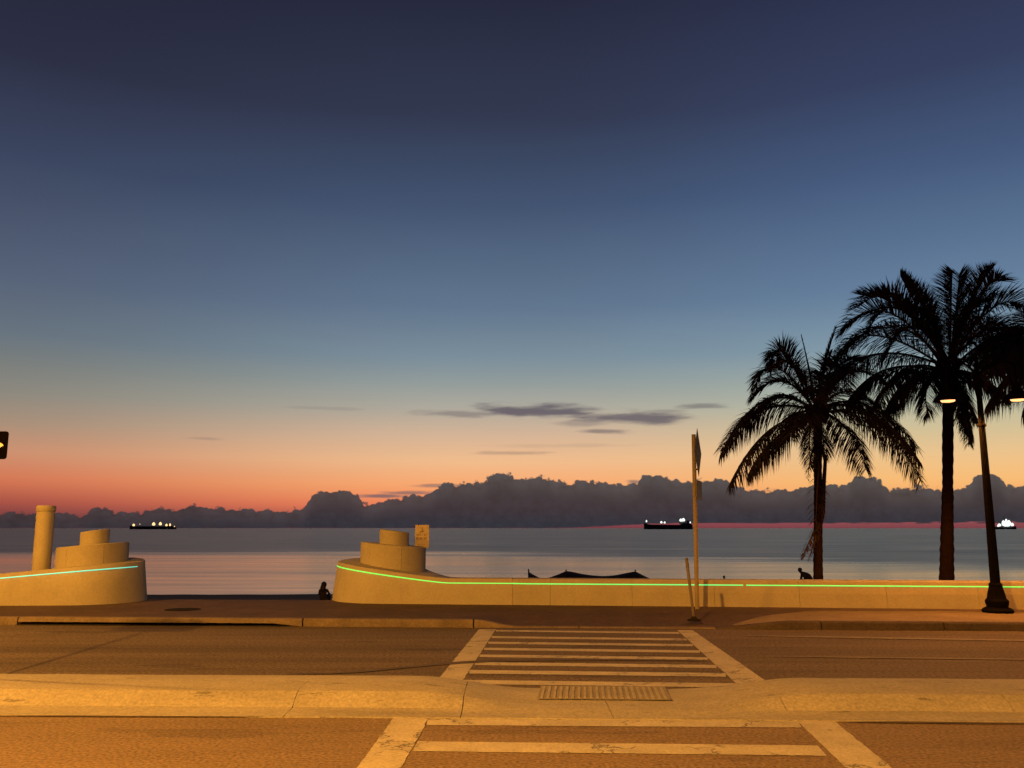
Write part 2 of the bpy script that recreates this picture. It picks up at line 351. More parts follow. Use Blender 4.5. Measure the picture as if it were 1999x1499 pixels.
def sand_z(x, y):
    pts = [(18.5, .07), (20, .06), (25, -.32), (30, -.72), (40, -1.52), (50, -2.12), (60, -2.62), (66, -3.4), (80, -5.2)]
    for (a, za), (b2, zb) in zip(pts, pts[1:]):
        if y <= b2:
            k = (y - a) / (b2 - a); z = za + (zb - za) * k; break
    else: z = -5.2
    am = min(1, max(0, (y - 21) / 10))
    return z + am * (.05 * mnoise.noise((x * .35, y * .35, 0)) + .07 * mnoise.noise((x * .11, y * .12, 3)))
ys = [18.9 + i * .5 for i in range(40)] + [39 + i * .8 for i in range(35)] + [68, 72, 80]
xs = [-160, -100, -60] + [-40 + .8 * i for i in range(101)] + [60, 100, 160]
vs = [(x, y, sand_z(x, y)) for y in ys for x in xs]; nx = len(xs)
fs = [(j * nx + i, j * nx + i + 1, (j + 1) * nx + i + 1, (j + 1) * nx + i) for j in range(len(ys) - 1) for i in range(nx - 1)]
tag(build('beach_sand', vs, fs, sandm, smooth=True), kind='structure')

def lerp(a, b, t): return a + (b - a) * t
def line_y(p, q, x): return p.y + (q.y - p.y) * (x - p.x) / (q.x - p.x)
# kerb line on the far side (foot of kerb)
K0, K1 = ground(600, 1223, 0), ground(1999, 1232, 0)
def kerb_y(x): return line_y(K0, K1, x)
XA0, XA1 = ground(925, 1223).x, ground(1010, 1223).x      # dropped kerb at the crossing
XB0, XB1 = ground(1400, 1224).x, ground(1540, 1225).x
def sst(x, a, b):
    k = min(1, max(0, (x - a) / (b - a))); return k * k * (3 - 2 * k)
def drop(x): return sst(x, XA0, XA1) * (1 - sst(x, XB0, XB1))
def pave_z(x, y):
    return .13 - .105 * drop(x) * (1 - sst(y, kerb_y(x) + .2, kerb_y(x) + 1.9))
MF0, MF1 = ground(0, 1397), ground(1999, 1411)
def mf_y(x): return line_y(MF0, MF1, x)
tag(build('near_road', [(-160, -2.0, 0), (160, -2.0, 0), (160, mf_y(160) + .7, 0), (-160, mf_y(-160) + .7, 0)], [(0, 1, 2, 3)], asphalt), kind='structure')
tag(build('far_road', [(-160, mf_y(-160) + .7, 0), (160, mf_y(160) + .7, 0), (160, kerb_y(160) + .3, 0), (-160, kerb_y(-160) + .3, 0)], [(0, 1, 2, 3)], asphalt2), kind='structure')
tag(build('ground', [(-160, -60, -.03), (160, -60, -.03), (160, 24, -.6), (-160, 24, -.6)], [(0, 1, 2, 3)], sandm), kind='structure')
# near pavement, behind and under the camera
mb = MB(); mb.box((-160, -12, -.1), (160, 2.2, .13)); tag(mb.build('near_pavement', walkc), kind='structure')
# far pavement grid
xs = [-160, -80, -40, -20, -10, -6] + [-5 + .25 * i for i in range(60)] + [12, 20, 40, 80, 160]
vs = []; rows = 14
for j in range(rows):
    for x in xs:
        k = j / (rows - 1); y = lerp(kerb_y(x) + .16, 19.9 - .05 * x if abs(x) < 30 else 19.9 - .05 * math.copysign(30, x), k)
        vs.append((x, y, pave_z(x, y)))
nx = len(xs); fs = [(j * nx + i, j * nx + i + 1, (j + 1) * nx + i + 1, (j + 1) * nx + i) for j in range(rows - 1) for i in range(nx - 1)]
tag(build('far_pavement', vs, fs, paver, smooth=True), kind='structure')
# paler concrete walk on the right, with a slanting edge towards the crossing
xs = [ground(1420, 1205, .13).x + .3 * i for i in range(30)] + [14, 20, 40, 80, 160]
vs = []; rows = 6
for j in range(rows):
    for x in xs:
        k = j / (rows - 1); wy = min(2.05, .35 + (x - xs[0]) * .9)
        y = kerb_y(x) + .165 + (wy - .165) * k
        vs.append((x, y, pave_z(x, y) + .005))
nx = len(xs); fs = [(j * nx + i, j * nx + i + 1, (j + 1) * nx + i + 1, (j + 1) * nx + i) for j in range(rows - 1) for i in range(nx - 1)]
walk = tag(build('concrete_walk', vs, fs, walkc, smooth=True), kind='structure')

# far kerb, stone by stone; the storm-drain mouth is left of the crossing
kerb = thing('far_kerb', (0, 15.2, 0), 'worn concrete kerb between the far lane and the dark pavement, dropped at the crossing', 'kerb')
cuts = [-42, -36, -30, -24, -18, -13.5]
xi0, xi1 = ground(25, 1221).x, ground(565, 1222).x
cuts += [xi0, ground(592, 1222).x, ground(925, 1223).x, ground(1130, 1225).x, ground(1395, 1226).x, ground(1600, 1228).x, ground(1840, 1230).x] + [9.5 + 2.4 * i for i in range(12)]
cuts = sorted(cuts)
for a, b2 in zip(cuts, cuts[1:]):
    g_ = .012; n = 10; vs = []; fs = []
    for i in range(n + 1):
        x = lerp(a + g_, b2 - g_, i / n); y0 = kerb_y(x); h = .13 - .11 * drop(x)
        bot = .052 if (a >= xi0 - .01 and x <= xi1 + .05) else 0.0
        vs += [(x, y0, bot), (x, y0 + .015, h - .02), (x, y0 + .035, h), (x, y0 + .16, h + .004), (x, y0 + .16, bot)]
    for i in range(n):
        for k in range(5):
            k2 = (k + 1) % 5; fs.append((i * 5 + k, i * 5 + k2, (i + 1) * 5 + k2, (i + 1) * 5 + k))
    fs += [(0, 1, 2, 3, 4), tuple(n * 5 + k for k in range(5))]
    build('kerb_stone', vs, fs, kerbfar if a < XB0 - .3 else kerbdark, kerb)
mb = MB(); mb.add([(xi0, kerb_y(xi0) + .14, 0.003), (xi1, kerb_y(xi1) + .14, .003), (xi1, kerb_y(xi1) + .14, .06), (xi0, kerb_y(xi0) + .14, .06)], [(0, 1, 2, 3)])
mb.add([(xi0, kerb_y(xi0) - .10, .006), (xi1, kerb_y(xi1) - .04, .006), (xi1, kerb_y(xi1) + .14, .006), (xi0, kerb_y(xi0) + .14, .006)], [(0, 1, 2, 3)])
mb.build('drain_mouth', dark, kerb)

# manhole
mc = ground(357, 1190, .13)
mh = thing('manhole_cover', mc, 'round dark iron manhole cover in the pavement in front of the beach gap', 'manhole cover')
m_ = MB(); m_.lathe((mc.x, mc.y, mc.z), [(.34, -.02), (.34, .006), (.30, .006), (.30, -.02)], 28, False); m_.build('ring', iron, mh)
m_ = MB(); m_.lathe((mc.x, mc.y, mc.z), [(.29, -.02), (.29, .009), (.20, .012), (.02, .012)], 28); m_.build('lid', iron, mh)

# ---- median (raised concrete separator, dropped where the crossing passes)
MF0, MF1 = ground(0, 1397), ground(1999, 1411)
def mf_y(x): return line_y(MF0, MF1, x)
MA0, MA1 = ground(800, 1380).x, ground(1040, 1380).x
MB0, MB1 = ground(1330, 1380).x, ground(1620, 1380).x
def mdrop(x): return sst(x, MA0, MA1) * (1 - sst(x, MB0, MB1))
med = thing('median', (0, 9, 0), 'low concrete median between the two halves of the crossing, flush in the middle', 'median')
def med_prof(x):
    h = .15 - .125 * mdrop(x); y = mf_y(x)
    w1 = .32
    pr = [(0, .0), (0, .012), (w1, .020), (w1 + .03, .026), (w1 + .10, .020 + (h - .02) * .45), (w1 + .22, .020 + (h - .02) * .94), (w1 + .27, h),
          (w1 + .7, h + .012), (w1 + 1.08, h), (w1 + 1.16, h - .035 if h > .08 else h - .008), (w1 + 1.2, .0)]
    return [(x, y + a, z) for a, z in pr]
mcuts = [-30, -24, -18, -13, -9.2, -6.1, ground(596, 1365).x, ground(905, 1380).x, ground(1188, 1385).x, ground(1518, 1380).x, ground(1908, 1368).x, 6.9, 9.8, 12.8, 16, 22, 30]
for a, b2 in zip(mcuts, mcuts[1:]):
    g_ = .0035; n = max(6, int((b2 - a) / .12)); vs = []; fs = []
    wig = random.uniform(-.004, .004)
    for i in range(n + 1):
        x = lerp(a + g_, b2 - g_, i / n); pr = med_prof(x); k = len(pr)
        vs += [(p[0] + random.uniform(-.001, .001), p[1] + wig * .5 + .006 * mnoise.noise((p[0] * 2, p[1] * 3, 1)), max(0, p[2] + (wig if p[2] > .03 else 0) + .003 * mnoise.noise((p[0] * 3, p[1] * 4, 7)))) for p in pr]
    for i in range(n):
        for q in range(k - 1):
            fs.append((i * k + q, i * k + q + 1, (i + 1) * k + q + 1, (i + 1) * k + q))
    fs += [tuple(range(k)), tuple(n * k + q for q in range(k))]
    o_ = build('concrete_segment', vs, fs, concrete, med, smooth=True); o_.data.set_sharp_from_angle(angle=math.radians(17))
# dark joint sealing under the gaps
mb = MB(); mb.add([(-30, mf_y(-30) + .03, .004), (30, mf_y(30) + .03, .004), (30, mf_y(30) + 1.5, .004), (-30, mf_y(-30) + 1.5, .004)], [(0, 1, 2, 3)])
mb.build('joint_bed', dark, med)

# grate in the flush part of the median
gq = [ground(1052, 1365, .03), ground(1308, 1367, .03), ground(1296, 1343, .03), ground(1058, 1341, .03)]
gr = thing('tactile_grate', (gq[0] + gq[1]) / 2, 'ribbed rectangular grate set in the flush middle of the median', 'grate')
def bil(a, b_, z=0):
    p = gq[0].lerp(gq[1], a).lerp(gq[3].lerp(gq[2], a), b_); h = .15 - .125 * mdrop(p.x)
    return Vector((p.x, p.y, h + .012 + z))
m_ = MB(); m_.add([bil(-.01, -.05, .002), bil(1.01, -.05, .002), bil(1.01, 1.05, .002), bil(-.01, 1.05, .002)], [(0, 1, 2, 3)])
m_.build('bed', pmat('grate_bed', (.235, .21, .17), .85), gr)
base_bar = None
for i in range(21):
    a0 = (i + .22) / 21; a1 = (i + .66) / 21; mbr = MB()
    q = [bil(a0, .03), bil(a1, .03), bil(a1, .97), bil(a0, .97)]
    mbr.add([p + Vector((0, 0, .003)) for p in q] + [p + Vector((0, 0, .008)) for p in q], [(4, 5, 6, 7), (0, 1, 5, 4), (1, 2, 6, 5), (2, 3, 7, 6), (3, 0, 4, 7)])
    mbr.build('bar', concrete, gr)

# ---- crossing paint (one thing per half)
def quad(mb, pts, z=.004, n=1):
    P = [ground(u, v, z) for u, v in pts]
    mb.add(P, [(0, 1, 2, 3)])
def rough_band(A, B, Cc, D, seed, n=60, amp=.005, z=.004):
    """band from edge A-B to edge D-C with slightly frayed long sides"""
    vs = []; fs = []
    for i in range(n + 1):
        t_ = i / n; p = A.lerp(B, t_); q = D.lerp(Cc, t_); d = (q - p).normalized()
        p = p + d * amp * mnoise.noise((t_ * 30, seed, 0)) * 2; q = q + d * amp * mnoise.noise((t_ * 30, seed, 5)) * 2
        vs += [(p.x, p.y, z), (q.x, q.y, z)]
    for i in range(n): fs.append((2 * i, 2 * i + 1, 2 * i + 3, 2 * i + 2))
    return vs, fs
cw = thing('far_crosswalk', ground(1190, 1280), 'pale ladder crosswalk painted across the far lane between median and pavement', 'crosswalk')
def stripe(parent, pts, seed, z=.004, nm='stripe'):
    P = [ground(u, v, z) for u, v in pts]
    v_, f_ = rough_band(*P, seed, z=z); return build(nm, v_, f_, paint, parent)
fl = [(935, 1228), (852, 1330)]; fl2 = [(968, 1228), (902, 1330)]
fr = [(1352, 1230), (1508, 1338)]; fr2 = [(1322, 1230), (1442, 1338)]
stripe(cw, [fl[0], fl[1], fl2[1], fl2[0]], 1, nm='side_line')
stripe(cw, [fr[0], fr[1], fr2[1], fr2[0]], 2, nm='side_line')
def xl(v): return lerp(fl2[0][0], fl2[1][0], (v - 1228) / 102)
def xr(v): return lerp(fr2[0][0], fr2[1][0], (v - 1230) / 108)
for i, (v, th) in enumerate([(1231, 3.2), (1243.5, 3.8), (1254.5, 4.2), (1266.5, 4.6), (1280, 5), (1295, 6), (1311, 7), (1331, 8)]):
    dv = 4.5 * (1 + (v - 1231) / 200)
    stripe(cw, [(xl(v) + 2, v - th / 2), (xr(v + dv) - 2, v + dv - th / 2), (xr(v + dv) - 2, v + dv + th / 2), (xl(v) + 2, v + th / 2)], 10 + i, z=.004)
cn = thing('near_crosswalk', ground(1190, 1450), 'wide cream ladder crosswalk painted across the nearest lane in front of the median', 'crosswalk')
def P2(u, v): return ground(u, v, .004)
def ext(p, q, k):  # continue a line towards the camera
    a, b_ = P2(*p), P2(*q); return a, a + (b_ - a) * k
la, lb = ext((772, 1396), (697, 1499), 2.6); lc, ld = ext((842, 1396), (782, 1499), 2.6)
v_, f_ = rough_band(la, lb, ld, lc, 3, n=90); build('side_line', v_, f_, paint, cn)
ra, rb = ext((1622, 1402), (1742, 1499), 2.6); rc_, rd = ext((1551, 1402), (1652, 1499), 2.6)
v_, f_ = rough_band(ra, rb, rd, rc_, 4, n=90); build('side_line', v_, f_, paint, cn)
stripe(cn, [(838, 1400), (1556, 1404), (1565, 1420), (828, 1415)], 21)
stripe(cn, [(816, 1447), (1596, 1455), (1614, 1475), (805, 1466)], 22)
for k in (1, 2, 3):   # further bars towards the camera, below the frame
    yy = 6.05 - .9 * (k - 1)
    A = Vector((-1.0 + .06 * (6 - yy), yy + .05, .004)); B = Vector((1.72 + .06 * (6 - yy), yy - .06, .004))
    v_, f_ = rough_band(A, B, B + Vector((0, -.28, 0)), A + Vector((0, -.28, 0)), 30 + k); build('stripe', v_, f_, paint, cn)

# dark curving streak across the far lane, narrow seams along the median
streak_mat = pmat('dark_streak', (.088, .07, .055), .8, .3, 3)
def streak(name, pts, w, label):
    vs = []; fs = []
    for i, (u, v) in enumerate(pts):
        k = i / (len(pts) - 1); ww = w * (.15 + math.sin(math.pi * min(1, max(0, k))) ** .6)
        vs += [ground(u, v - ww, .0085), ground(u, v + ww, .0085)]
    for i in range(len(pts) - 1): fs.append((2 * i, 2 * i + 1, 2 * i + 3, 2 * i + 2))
    tag(build(name, vs, fs, streak_mat), label, 'road mark')
streak('curved_streak', [(560, 1315), (640, 1314), (700, 1311), (760, 1305), (830, 1298), (900, 1293), (960, 1289.5), (1040, 1288), (1130, 1287.5), (1220, 1287.5), (1300, 1288.5), (1380, 1290)], 1.9, 'long curving dark streak on the far lane crossing the ladder bars')

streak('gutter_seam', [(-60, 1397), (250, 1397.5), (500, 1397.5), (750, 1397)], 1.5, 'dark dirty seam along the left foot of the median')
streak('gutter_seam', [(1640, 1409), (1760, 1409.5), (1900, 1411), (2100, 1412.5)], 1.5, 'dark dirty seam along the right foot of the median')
streak_mat = pmat('faded_line_paint', (.21, .185, .15), .85, .3, 3)
streak('lane_line', [(1420, 1240), (1600, 1243), (1800, 1246.5), (2000, 1250), (2200, 1254)], 1.3, 'faded thin edge line along the far lane right of the crossing')
streak('lane_line', [(1480, 1281), (1640, 1282.5), (1800, 1284.5), (2000, 1287), (2200, 1290)], .9, 'faint worn line along the middle of the far lane right of the crossing')
# ------------------------------------------------------------ the beach wall and its spiral ends
def tower(cu, send, side, R, r2, r3, c3u, led, label, joints_u, zs, end_x):
    """side=+1: wall runs to the right of the gap, -1: to the left"""
    base = ground(cu, 1178, .13); C0 = Vector((base.x, base.y + R - .05, .13))
    if side > 0:
        a, b_ = ground(1000, 1180, .13), ground(1999, 1189, .13); d = (b_ - a).normalized()
        C0.y = line_y(a, b_, C0.x) + R; C0.x = at(cu, 1080, C0.y).x; C0.y = line_y(a, b_, C0.x) + R
    else:
        a = ground(125, 1181, .13); b_ = ground(0, 1181.5, .13); d = (b_ - a).normalized()
        C0.y = line_y(a, b_, C0.x) + R; C0.x = at(cu, 1080, C0.y).x; C0.y = line_y(a, b_, C0.x) + R
    n = Vector((d.y, -d.x, 0));
    if n.y > 0: n = -n
    root = thing('beach_wall', (C0.x, C0.y, .13), label, 'wall', 'low stucco wave walls along the beach')
    zt, zw = zs
    S1 = 2.85
    def top(s):
        k_ = min(1, max(0, (s + R) / (send + R))); f = .72 * k_ + .28 * sst(k_, 0, 1)
        return lerp(zt, zw, f - .0)
    def front(s): return math.sqrt(max(0, R * R - s * s)) if s < 0 else R
    def back(s):
        if s < 0: return -math.sqrt(max(0, R * R - s * s))
        return lerp(-R, R - .45, sst(s, .1, 1.7))
    def P(s, o, z): return C0 + d * s + n * o + Vector((0, 0, z - .13))
    # solid rounded end
    ss = [-R * math.cos(math.pi / 2 * i / 16) for i in range(17)] + [.15 * i for i in range(1, int(S1 / .15) + 1)]
    ss[-1] = S1
    def ring(s, o0, sign, z):    # battered outward at the foot
        bt = .10 * (1 - (z - .13) / .8)
        s2 = s * (1 + bt / R) if s < 0 else s
        return P(s2, o0 + sign * bt * (abs(o0) / R if s < 0 else (1 if sign > 0 else .5)), z)
    vs = []; fs = []
    rows = []
    def lift_(s): return .10 * (1 - sst(s, -.4, .9)) * min(1, math.sqrt(max(0, (s + R) / R)) * 1.4)
    for s in ss:
        t_ = top(s); f0, b0 = front(s), back(s)
        e = .02
        rows.append([ring(s, f0, 1, .10), ring(s, f0, 1, .4), P(s, f0, t_ - e), P(s * (1 - .01), max(b0, f0 - e), t_), P(s * (1 - .01), min(f0, b0 + e), t_ + lift_(s)), P(s, b0, t_ - e + lift_(s)), ring(s, b0, -1, .10)])
    k = len(rows[0])
    for r_ in rows: vs += r_
    for i in range(len(rows) - 1):
        for q in range(k - 1): fs.append((i * k + q, i * k + q + 1, (i + 1) * k + q + 1, (i + 1) * k + q))
    fs += [tuple(range((len(rows) - 1) * k, len(rows) * k))]
    # split the rounded end and its ramp into cast pieces with fine joints
    o = build('spiral_base', vs, fs, stucco, root, smooth=True)
    # drums
    def drum(nm, cx, r, z0, z1hi, z1lo, nseg, off, inner):
        cc = Vector((cx, C0.y - .02, 0))
        for sgi in range(nseg):
            a0 = off + 2 * math.pi * sgi / nseg + .0025 / r; a1 = off + 2 * math.pi * (sgi + 1) / nseg - .0025 / r
            m = 12; v_ = []
            for i in range(m + 1):
                w = lerp(a0, a1, i / m)
                for rr, dz, zz in ((r, 0, 0), (r * 1.0, -.015, 1), (r - .015, 0, 1)):
                    x, y = cc.x + rr * math.cos(w), cc.y + rr * math.sin(w)
                    kk = (x - cc.x) / r * (-side)   # +1 at the gap side = high
                    zt_ = lerp(z1lo, z1hi, (kk + 1) / 2)
                    v_.append((x, y, z0 if zz == 0 else zt_ + dz))
                ri = inner
                x, y = cc.x + ri * math.cos(w), cc.y + ri * math.sin(w); kk = (x - cc.x) / r * (-side)
                v_.append((x, y, lerp(z1lo, z1hi, (kk + 1) / 2))); v_.append((x, y, z0))
            f_ = []
            for i in range(m):
                for q in range(5):
                    q2 = (q + 1) % 5; f_.append((i * 5 + q, i * 5 + q2, (i + 1) * 5 + q2, (i + 1) * 5 + q))
            f_ += [(0, 1, 2, 3, 4), tuple(m * 5 + q for q in range(5))]
            build(nm, v_, f_, stucco, root, smooth=True)
        # closed core
        m2 = MB(); ns = 24; vv = []
        for i in range(ns):
            w = 2 * math.pi * i / ns; x, y = cc.x + (r - .02) * math.cos(w), cc.y + (r - .02) * math.sin(w); kk = (x - cc.x) / r * (-side)
            vv.append((x, y, z0)); vv.append((x, y, lerp(z1lo, z1hi, (kk + 1) / 2) - .012))
        m2.add(vv, [(2 * i, 2 * ((i + 1) % ns), 2 * ((i + 1) % ns) + 1, 2 * i + 1) for i in range(ns)] + [tuple(2 * i + 1 for i in range(ns))])
        m2.build('drum_core', stucco, root)
    cx2 = at(cu, 1080, C0.y).x; cx3 = at(c3u, 1050, C0.y).x
    drum('drum_panel', cx2, r2, .5, 1.40, 1.27, 6, .9 + (0 if side > 0 else .35), .05)
    drum('cap_panel', cx3, r3, 1.15, 1.685, 1.60, 2, 0 if side > 0 else .6, .03)
    # light strip along the front edge
    mled = MB(); pts = []
    s = -R * .985
    sl = [-R * math.cos(math.pi / 2 * (.12 + .88 * i / 14)) for i in range(15)] + [.15 * i for i in range(1, int(S1 / .15) + 1)]
    for s in sl: pts.append(P(s, front(s) + .014, top(s) - .095))
    dz_end = -.012
    L = (end_x - C0.x) / d.x
    gap = (at(1488, 1140, 17.6).x - C0.x) / d.x if side > 0 else 1e9
    s = S1 + .3
    segs = []
    while s < L:
        if abs(s - gap) < .31:
            pts.append(P(gap - .03, R + .014, zw - .10)); segs.append(pts); pts = [P(gap + .03, R + .014, zw - .10)]; s = gap + .35; continue
        pts.append(P(s, R + .014, zw - .10)); s += .5
    segs.append(pts)
    for sg in segs:
        m3 = MB(); m3.tube(sg, .0125 if side > 0 else .0105, 8); m3.build('light_strip', led, root)
    # straight panels
    js = sorted([(at(u, 1160, C0.y - R).x - C0.x) / d.x for u in joints_u if True])
    js = [S1] + [j for j in js if j > S1 + .5]
    while js[-1] < L: js.append(js[-1] + 1.6)
    for a_, b2 in zip(js, js[1:]):
        s0, s1 = a_ + .0025, b2 - .0025; e = .02
        pr = [(R + .09, .10), (R + .055, .4), (R, zw - e), (R - e, zw), (R - .45 + e, zw), (R - .45, zw - e), (R - .50, .10)]
        v_ = [P(s0, o_, z) for o_, z in pr] + [P(s1, o_, z) for o_, z in pr]; k = len(pr)
        f_ = [(q, (q + 1) % k, (q + 1) % k + k, q + k) for q in range(k)] + [tuple(range(k)), tuple(range(k, 2 * k))]
        build('wall_panel', v_, f_, stucco, root)
    m4 = MB(); pr = [(R - .02, .1), (R - .03, zw - .03), (R - .42, zw - .03), (R - .42, .1)]
    m4.add([P(S1 - .2, o_, z) for o_, z in pr] + [P(L, o_, z) for o_, z in pr], [(0, 1, 5, 4), (1, 2, 6, 5), (2, 3, 7, 6)])
    m4.build('wall_core', stucco, root)
    return root, C0, d, n, P
TR = tower(768, 1.45, 1, 1.24, .735, .335, 770, ledgreen, 'amber lit stucco wall right of the gap, running behind the lamp post with a green light strip',
           [935, 1085, 1239, 1391, 1545, 1700, 1860], (.97, .655), 45)
TL = tower(182, 2.75, -1, 1.08, .735, .30, 186, ledcyan, 'amber lit stucco wall left of the gap with a thin cyan light strip',
           [27], (.97, .67), -45)

# small sign behind the right spiral end
pS = at(824, 1047, 20.9)
sg = thing('small_sign', (pS.x, pS.y, .1), 'small pale rectangular notice sign with dark writing behind the right spiral drum', 'sign')
m_ = MB(); m_.tube([(pS.x, pS.y + .03, .0), (pS.x, pS.y + .03, pS.z + .24)], .022, 8); m_.build('post', galv, sg)
w, h = .165, .265
m_ = MB(); m_.box((pS.x - w, pS.y - .004, pS.z - h), (pS.x + w, pS.y + .004, pS.z + h)); pl = m_.build('plate', signwhite, sg)
bv = pl.modifiers.new('bevel', 'BEVEL'); bv.width = .003
m_ = MB()   # border and writing as flat print
def ink(x0, z0, x1, z1): m_.add([(pS.x + x0, pS.y - .007, pS.z + z0), (pS.x + x1, pS.y - .007, pS.z + z0), (pS.x + x1, pS.y - .007, pS.z + z1), (pS.x + x0, pS.y - .007, pS.z + z1)], [(0, 1, 2, 3)])
ink(-.012, .11, .014, .21); ink(-.05, .10, .04, .118); ink(-.06, .085, -.02, .10); ink(.015, .14, .03, .16)
def row(z, hh, n_, gap_, x0=-.13, x1=.13):
    stp = (x1 - x0) / n_
    for i in range(n_):
        a_ = x0 + i * stp
        ink(a_, z, a_ + stp * .22, z + hh)
        ink(a_ + stp * .22, z + (0 if random.random() < .5 else hh * .75), a_ + stp * gap_, z + (hh * .25 if False else hh * (1 if random.random() < .5 else .3)) if False else z + hh)
row(.015, .045, 6, .6); row(-.075, .055, 6, .7); row(-.20, .03, 5, .5, -.09, .08)
tag(m_.build('print', signink, sg), kind='stuff')

# round column on the left, behind the wall
pc = at(80, 1115, 20.2)
colm = thing('round_column', (pc.x, pc.y, .05), 'plain round amber lit column with a wider cap standing behind the left wall', 'column')
pt = at(84, 987, 20.2)
m_ = MB(); m_.lathe((pc.x, pc.y, 0), [(.19, 0.0), (.19, pt.z - .17), (.185, pt.z - .13)], 28); m_.build('shaft', stucco, colm, True)
m_ = MB(); m_.lathe((pc.x, pc.y, 0), [(.19, pt.z - .135), (.203, pt.z - .11), (.203, pt.z - .02), (.19, pt.z), (.02, pt.z + .005)], 28); m_.build('cap', stucco, colm, True)

# ------------------------------------------------------------ sign post right of the crossing
pb = ground(1361, 1189, .135); ptop = at(1354, 848, pb.y)
sp_ = thing('crossing_sign', pb, 'tall pale post carrying a diamond sign seen edge-on beside the crossing', 'sign post')
m_ = MB(); m_.tube([pb, ptop], .042, 12); m_.build('post', wood, sp_, True)
def sign_plate(cu, cv, hw, hh, shape, ang, nm):
    c0 = at(cu, cv, pb.y - .02)
    dx = Vector((math.cos(ang), math.sin(ang), 0)); nn = Vector((-math.sin(ang), math.cos(ang), 0))
    if shape == 'diamond': o2 = [(0, hh), (hw, 0), (0, -hh), (-hw, 0)]
    else: o2 = [(-hw, -hh), (hw, -hh), (hw, hh), (-hw, hh)]
    k = len(o2); v_ = [c0 + dx * a_ + Vector((0, 0, b_)) + nn * .003 for a_, b_ in o2] + [c0 + dx * a_ + Vector((0, 0, b_)) - nn * .003 for a_, b_ in o2]
    f_ = [tuple(range(k)), tuple(range(k, 2 * k))] + [(q, (q + 1) % k, (q + 1) % k + k, q + k) for q in range(k)]
    return build(nm, v_, f_, signback, sp_)
# plates fixed to the side of the post that faces along the road, so only a sliver of them shows
sign_plate(1362.5, 883, .46, .49, 'diamond', math.radians(70), 'diamond_plate')
sign_plate(1365, 957, .24, .19, 'rect', math.radians(66), 'small_plate')
for vv in (916, 970):
    q_ = at(1357.5, vv, pb.y); m_ = MB(); m_.lathe((q_.x, q_.y, q_.z), [(.052, -.015), (.052, .015)], 12); m_.build('clamp', galv, sp_)
# short leaning stake with a flat foot
sb = ground(1355, 1211, .10); stp_ = at(1340, 1089, sb.y + .1)
st = thing('leaning_stake', sb, 'short leaning stake on a dark flat foot beside the sign post', 'stake')
m_ = MB(); m_.tube([sb, stp_], [.022, .03], 10); m_.build('shaft', galv, st)
m_ = MB(); m_.lathe(sb, [(.12, -.01), (.12, .015), (.06, .03), (.035, .07)], 16); m_.build('foot', iron, st)

# one-way arrow sign at the left edge of the frame
ya = 9.6; c0 = at(-66, 869, ya); rt = at(15, 869, ya)
hw = rt.x - c0.x; hh = .152
ow = thing('arrow_sign', (c0.x, ya, .13), 'black road sign with a pale arrow pointing right at the left edge of the photo', 'sign')
def rrect(hw, hh, r, n=5):
    o2 = []
    for sx_, sy_, a0 in ((1, 1, 0), (-1, 1, 90), (-1, -1, 180), (1, -1, 270)):
        for i in range(n + 1):
            w_ = math.radians(a0 + 90 * i / n); o2.append((sx_ * (hw - r) + r * math.cos(w_), sy_ * (hh - r) + r * math.sin(w_)))
    return o2
o2 = rrect(hw, hh, .03); k = len(o2)
v_ = [(c0.x + a_, ya - .004, c0.z + b_) for a_, b_ in o2] + [(c0.x + a_, ya + .004, c0.z + b_) for a_, b_ in o2]
build('plate', v_, [tuple(range(k)), tuple(range(k, 2 * k))] + [(q, (q + 1) % k, (q + 1) % k + k, q + k) for q in range(k)], signblack, ow)
tip = at(7.5, 870, ya - .008); ax = tip.x
v_ = [(ax, ya - .008, c0.z), (ax - .17, ya - .008, c0.z + .105), (ax - .17, ya - .008, c0.z + .06), (c0.x - hw + .05, ya - .008, c0.z + .06),
      (c0.x - hw + .05, ya - .008, c0.z - .06), (ax - .17, ya - .008, c0.z - .06), (ax - .17, ya - .008, c0.z - .105)]
build('arrow', v_, [(0, 1, 6), (2, 3, 4, 5)], signarrow, ow)
m_ = MB(); m_.tube([(c0.x, ya + .035, .13), (c0.x, ya + .035, c0.z + .2)], .03, 10); m_.build('post', galv, ow)

# ------------------------------------------------------------ twin-headed lamp post
lb0 = ground(1948, 1196, .13); LY = lb0.y
pxm = F / LY
lp = thing('twin_lamp_post', lb0, 'dark twin-headed lamp post on a stepped base in front of the wall at the right', 'street lamp')
m_ = MB(); m_.lathe(lb0, [(.27, 0), (.275, .05), (.24, .085), (.20, .10), (.185, .12), (.20, .17), (.205, .22), (.18, .25), (.165, .27), (.15, .36), (.125, .45), (.115, .50), (.12, .52), (.10, .55)], 24); m_.build('base', lampmetal, lp, True)
ztop = 4.75
m_ = MB()
nseg = 16; vs = []; fs = []; zs_ = [.50, 1.2, 2.0, 3.0, 4.0, ztop]; rs = [.090, .083, .075, .064, .053, .046]
for z_, r_ in zip(zs_, rs):
    for i in range(32):
        w_ = 2 * math.pi * i / 32; rr = r_ * (1 if i % 2 else .90)
        vs.append((lb0.x + rr * math.cos(w_), lb0.y + rr * math.sin(w_), .13 + z_))
for j in range(len(zs_) - 1):
    for i in range(32): fs.append((j * 32 + i, j * 32 + (i + 1) % 32, (j + 1) * 32 + (i + 1) % 32, (j + 1) * 32 + i))
fs.append(tuple(range(5 * 32, 6 * 32))); m_.add(vs, fs); m_.build('pole', lampmetal, lp)
for vv in (830,):
    zc = at(1925, vv, LY).z; m_ = MB(); m_.lathe((lb0.x, lb0.y, zc), [(.075, -.03), (.085, -.01), (.085, .015), (.07, .03)], 20); m_.build('collar', lampmetal, lp)
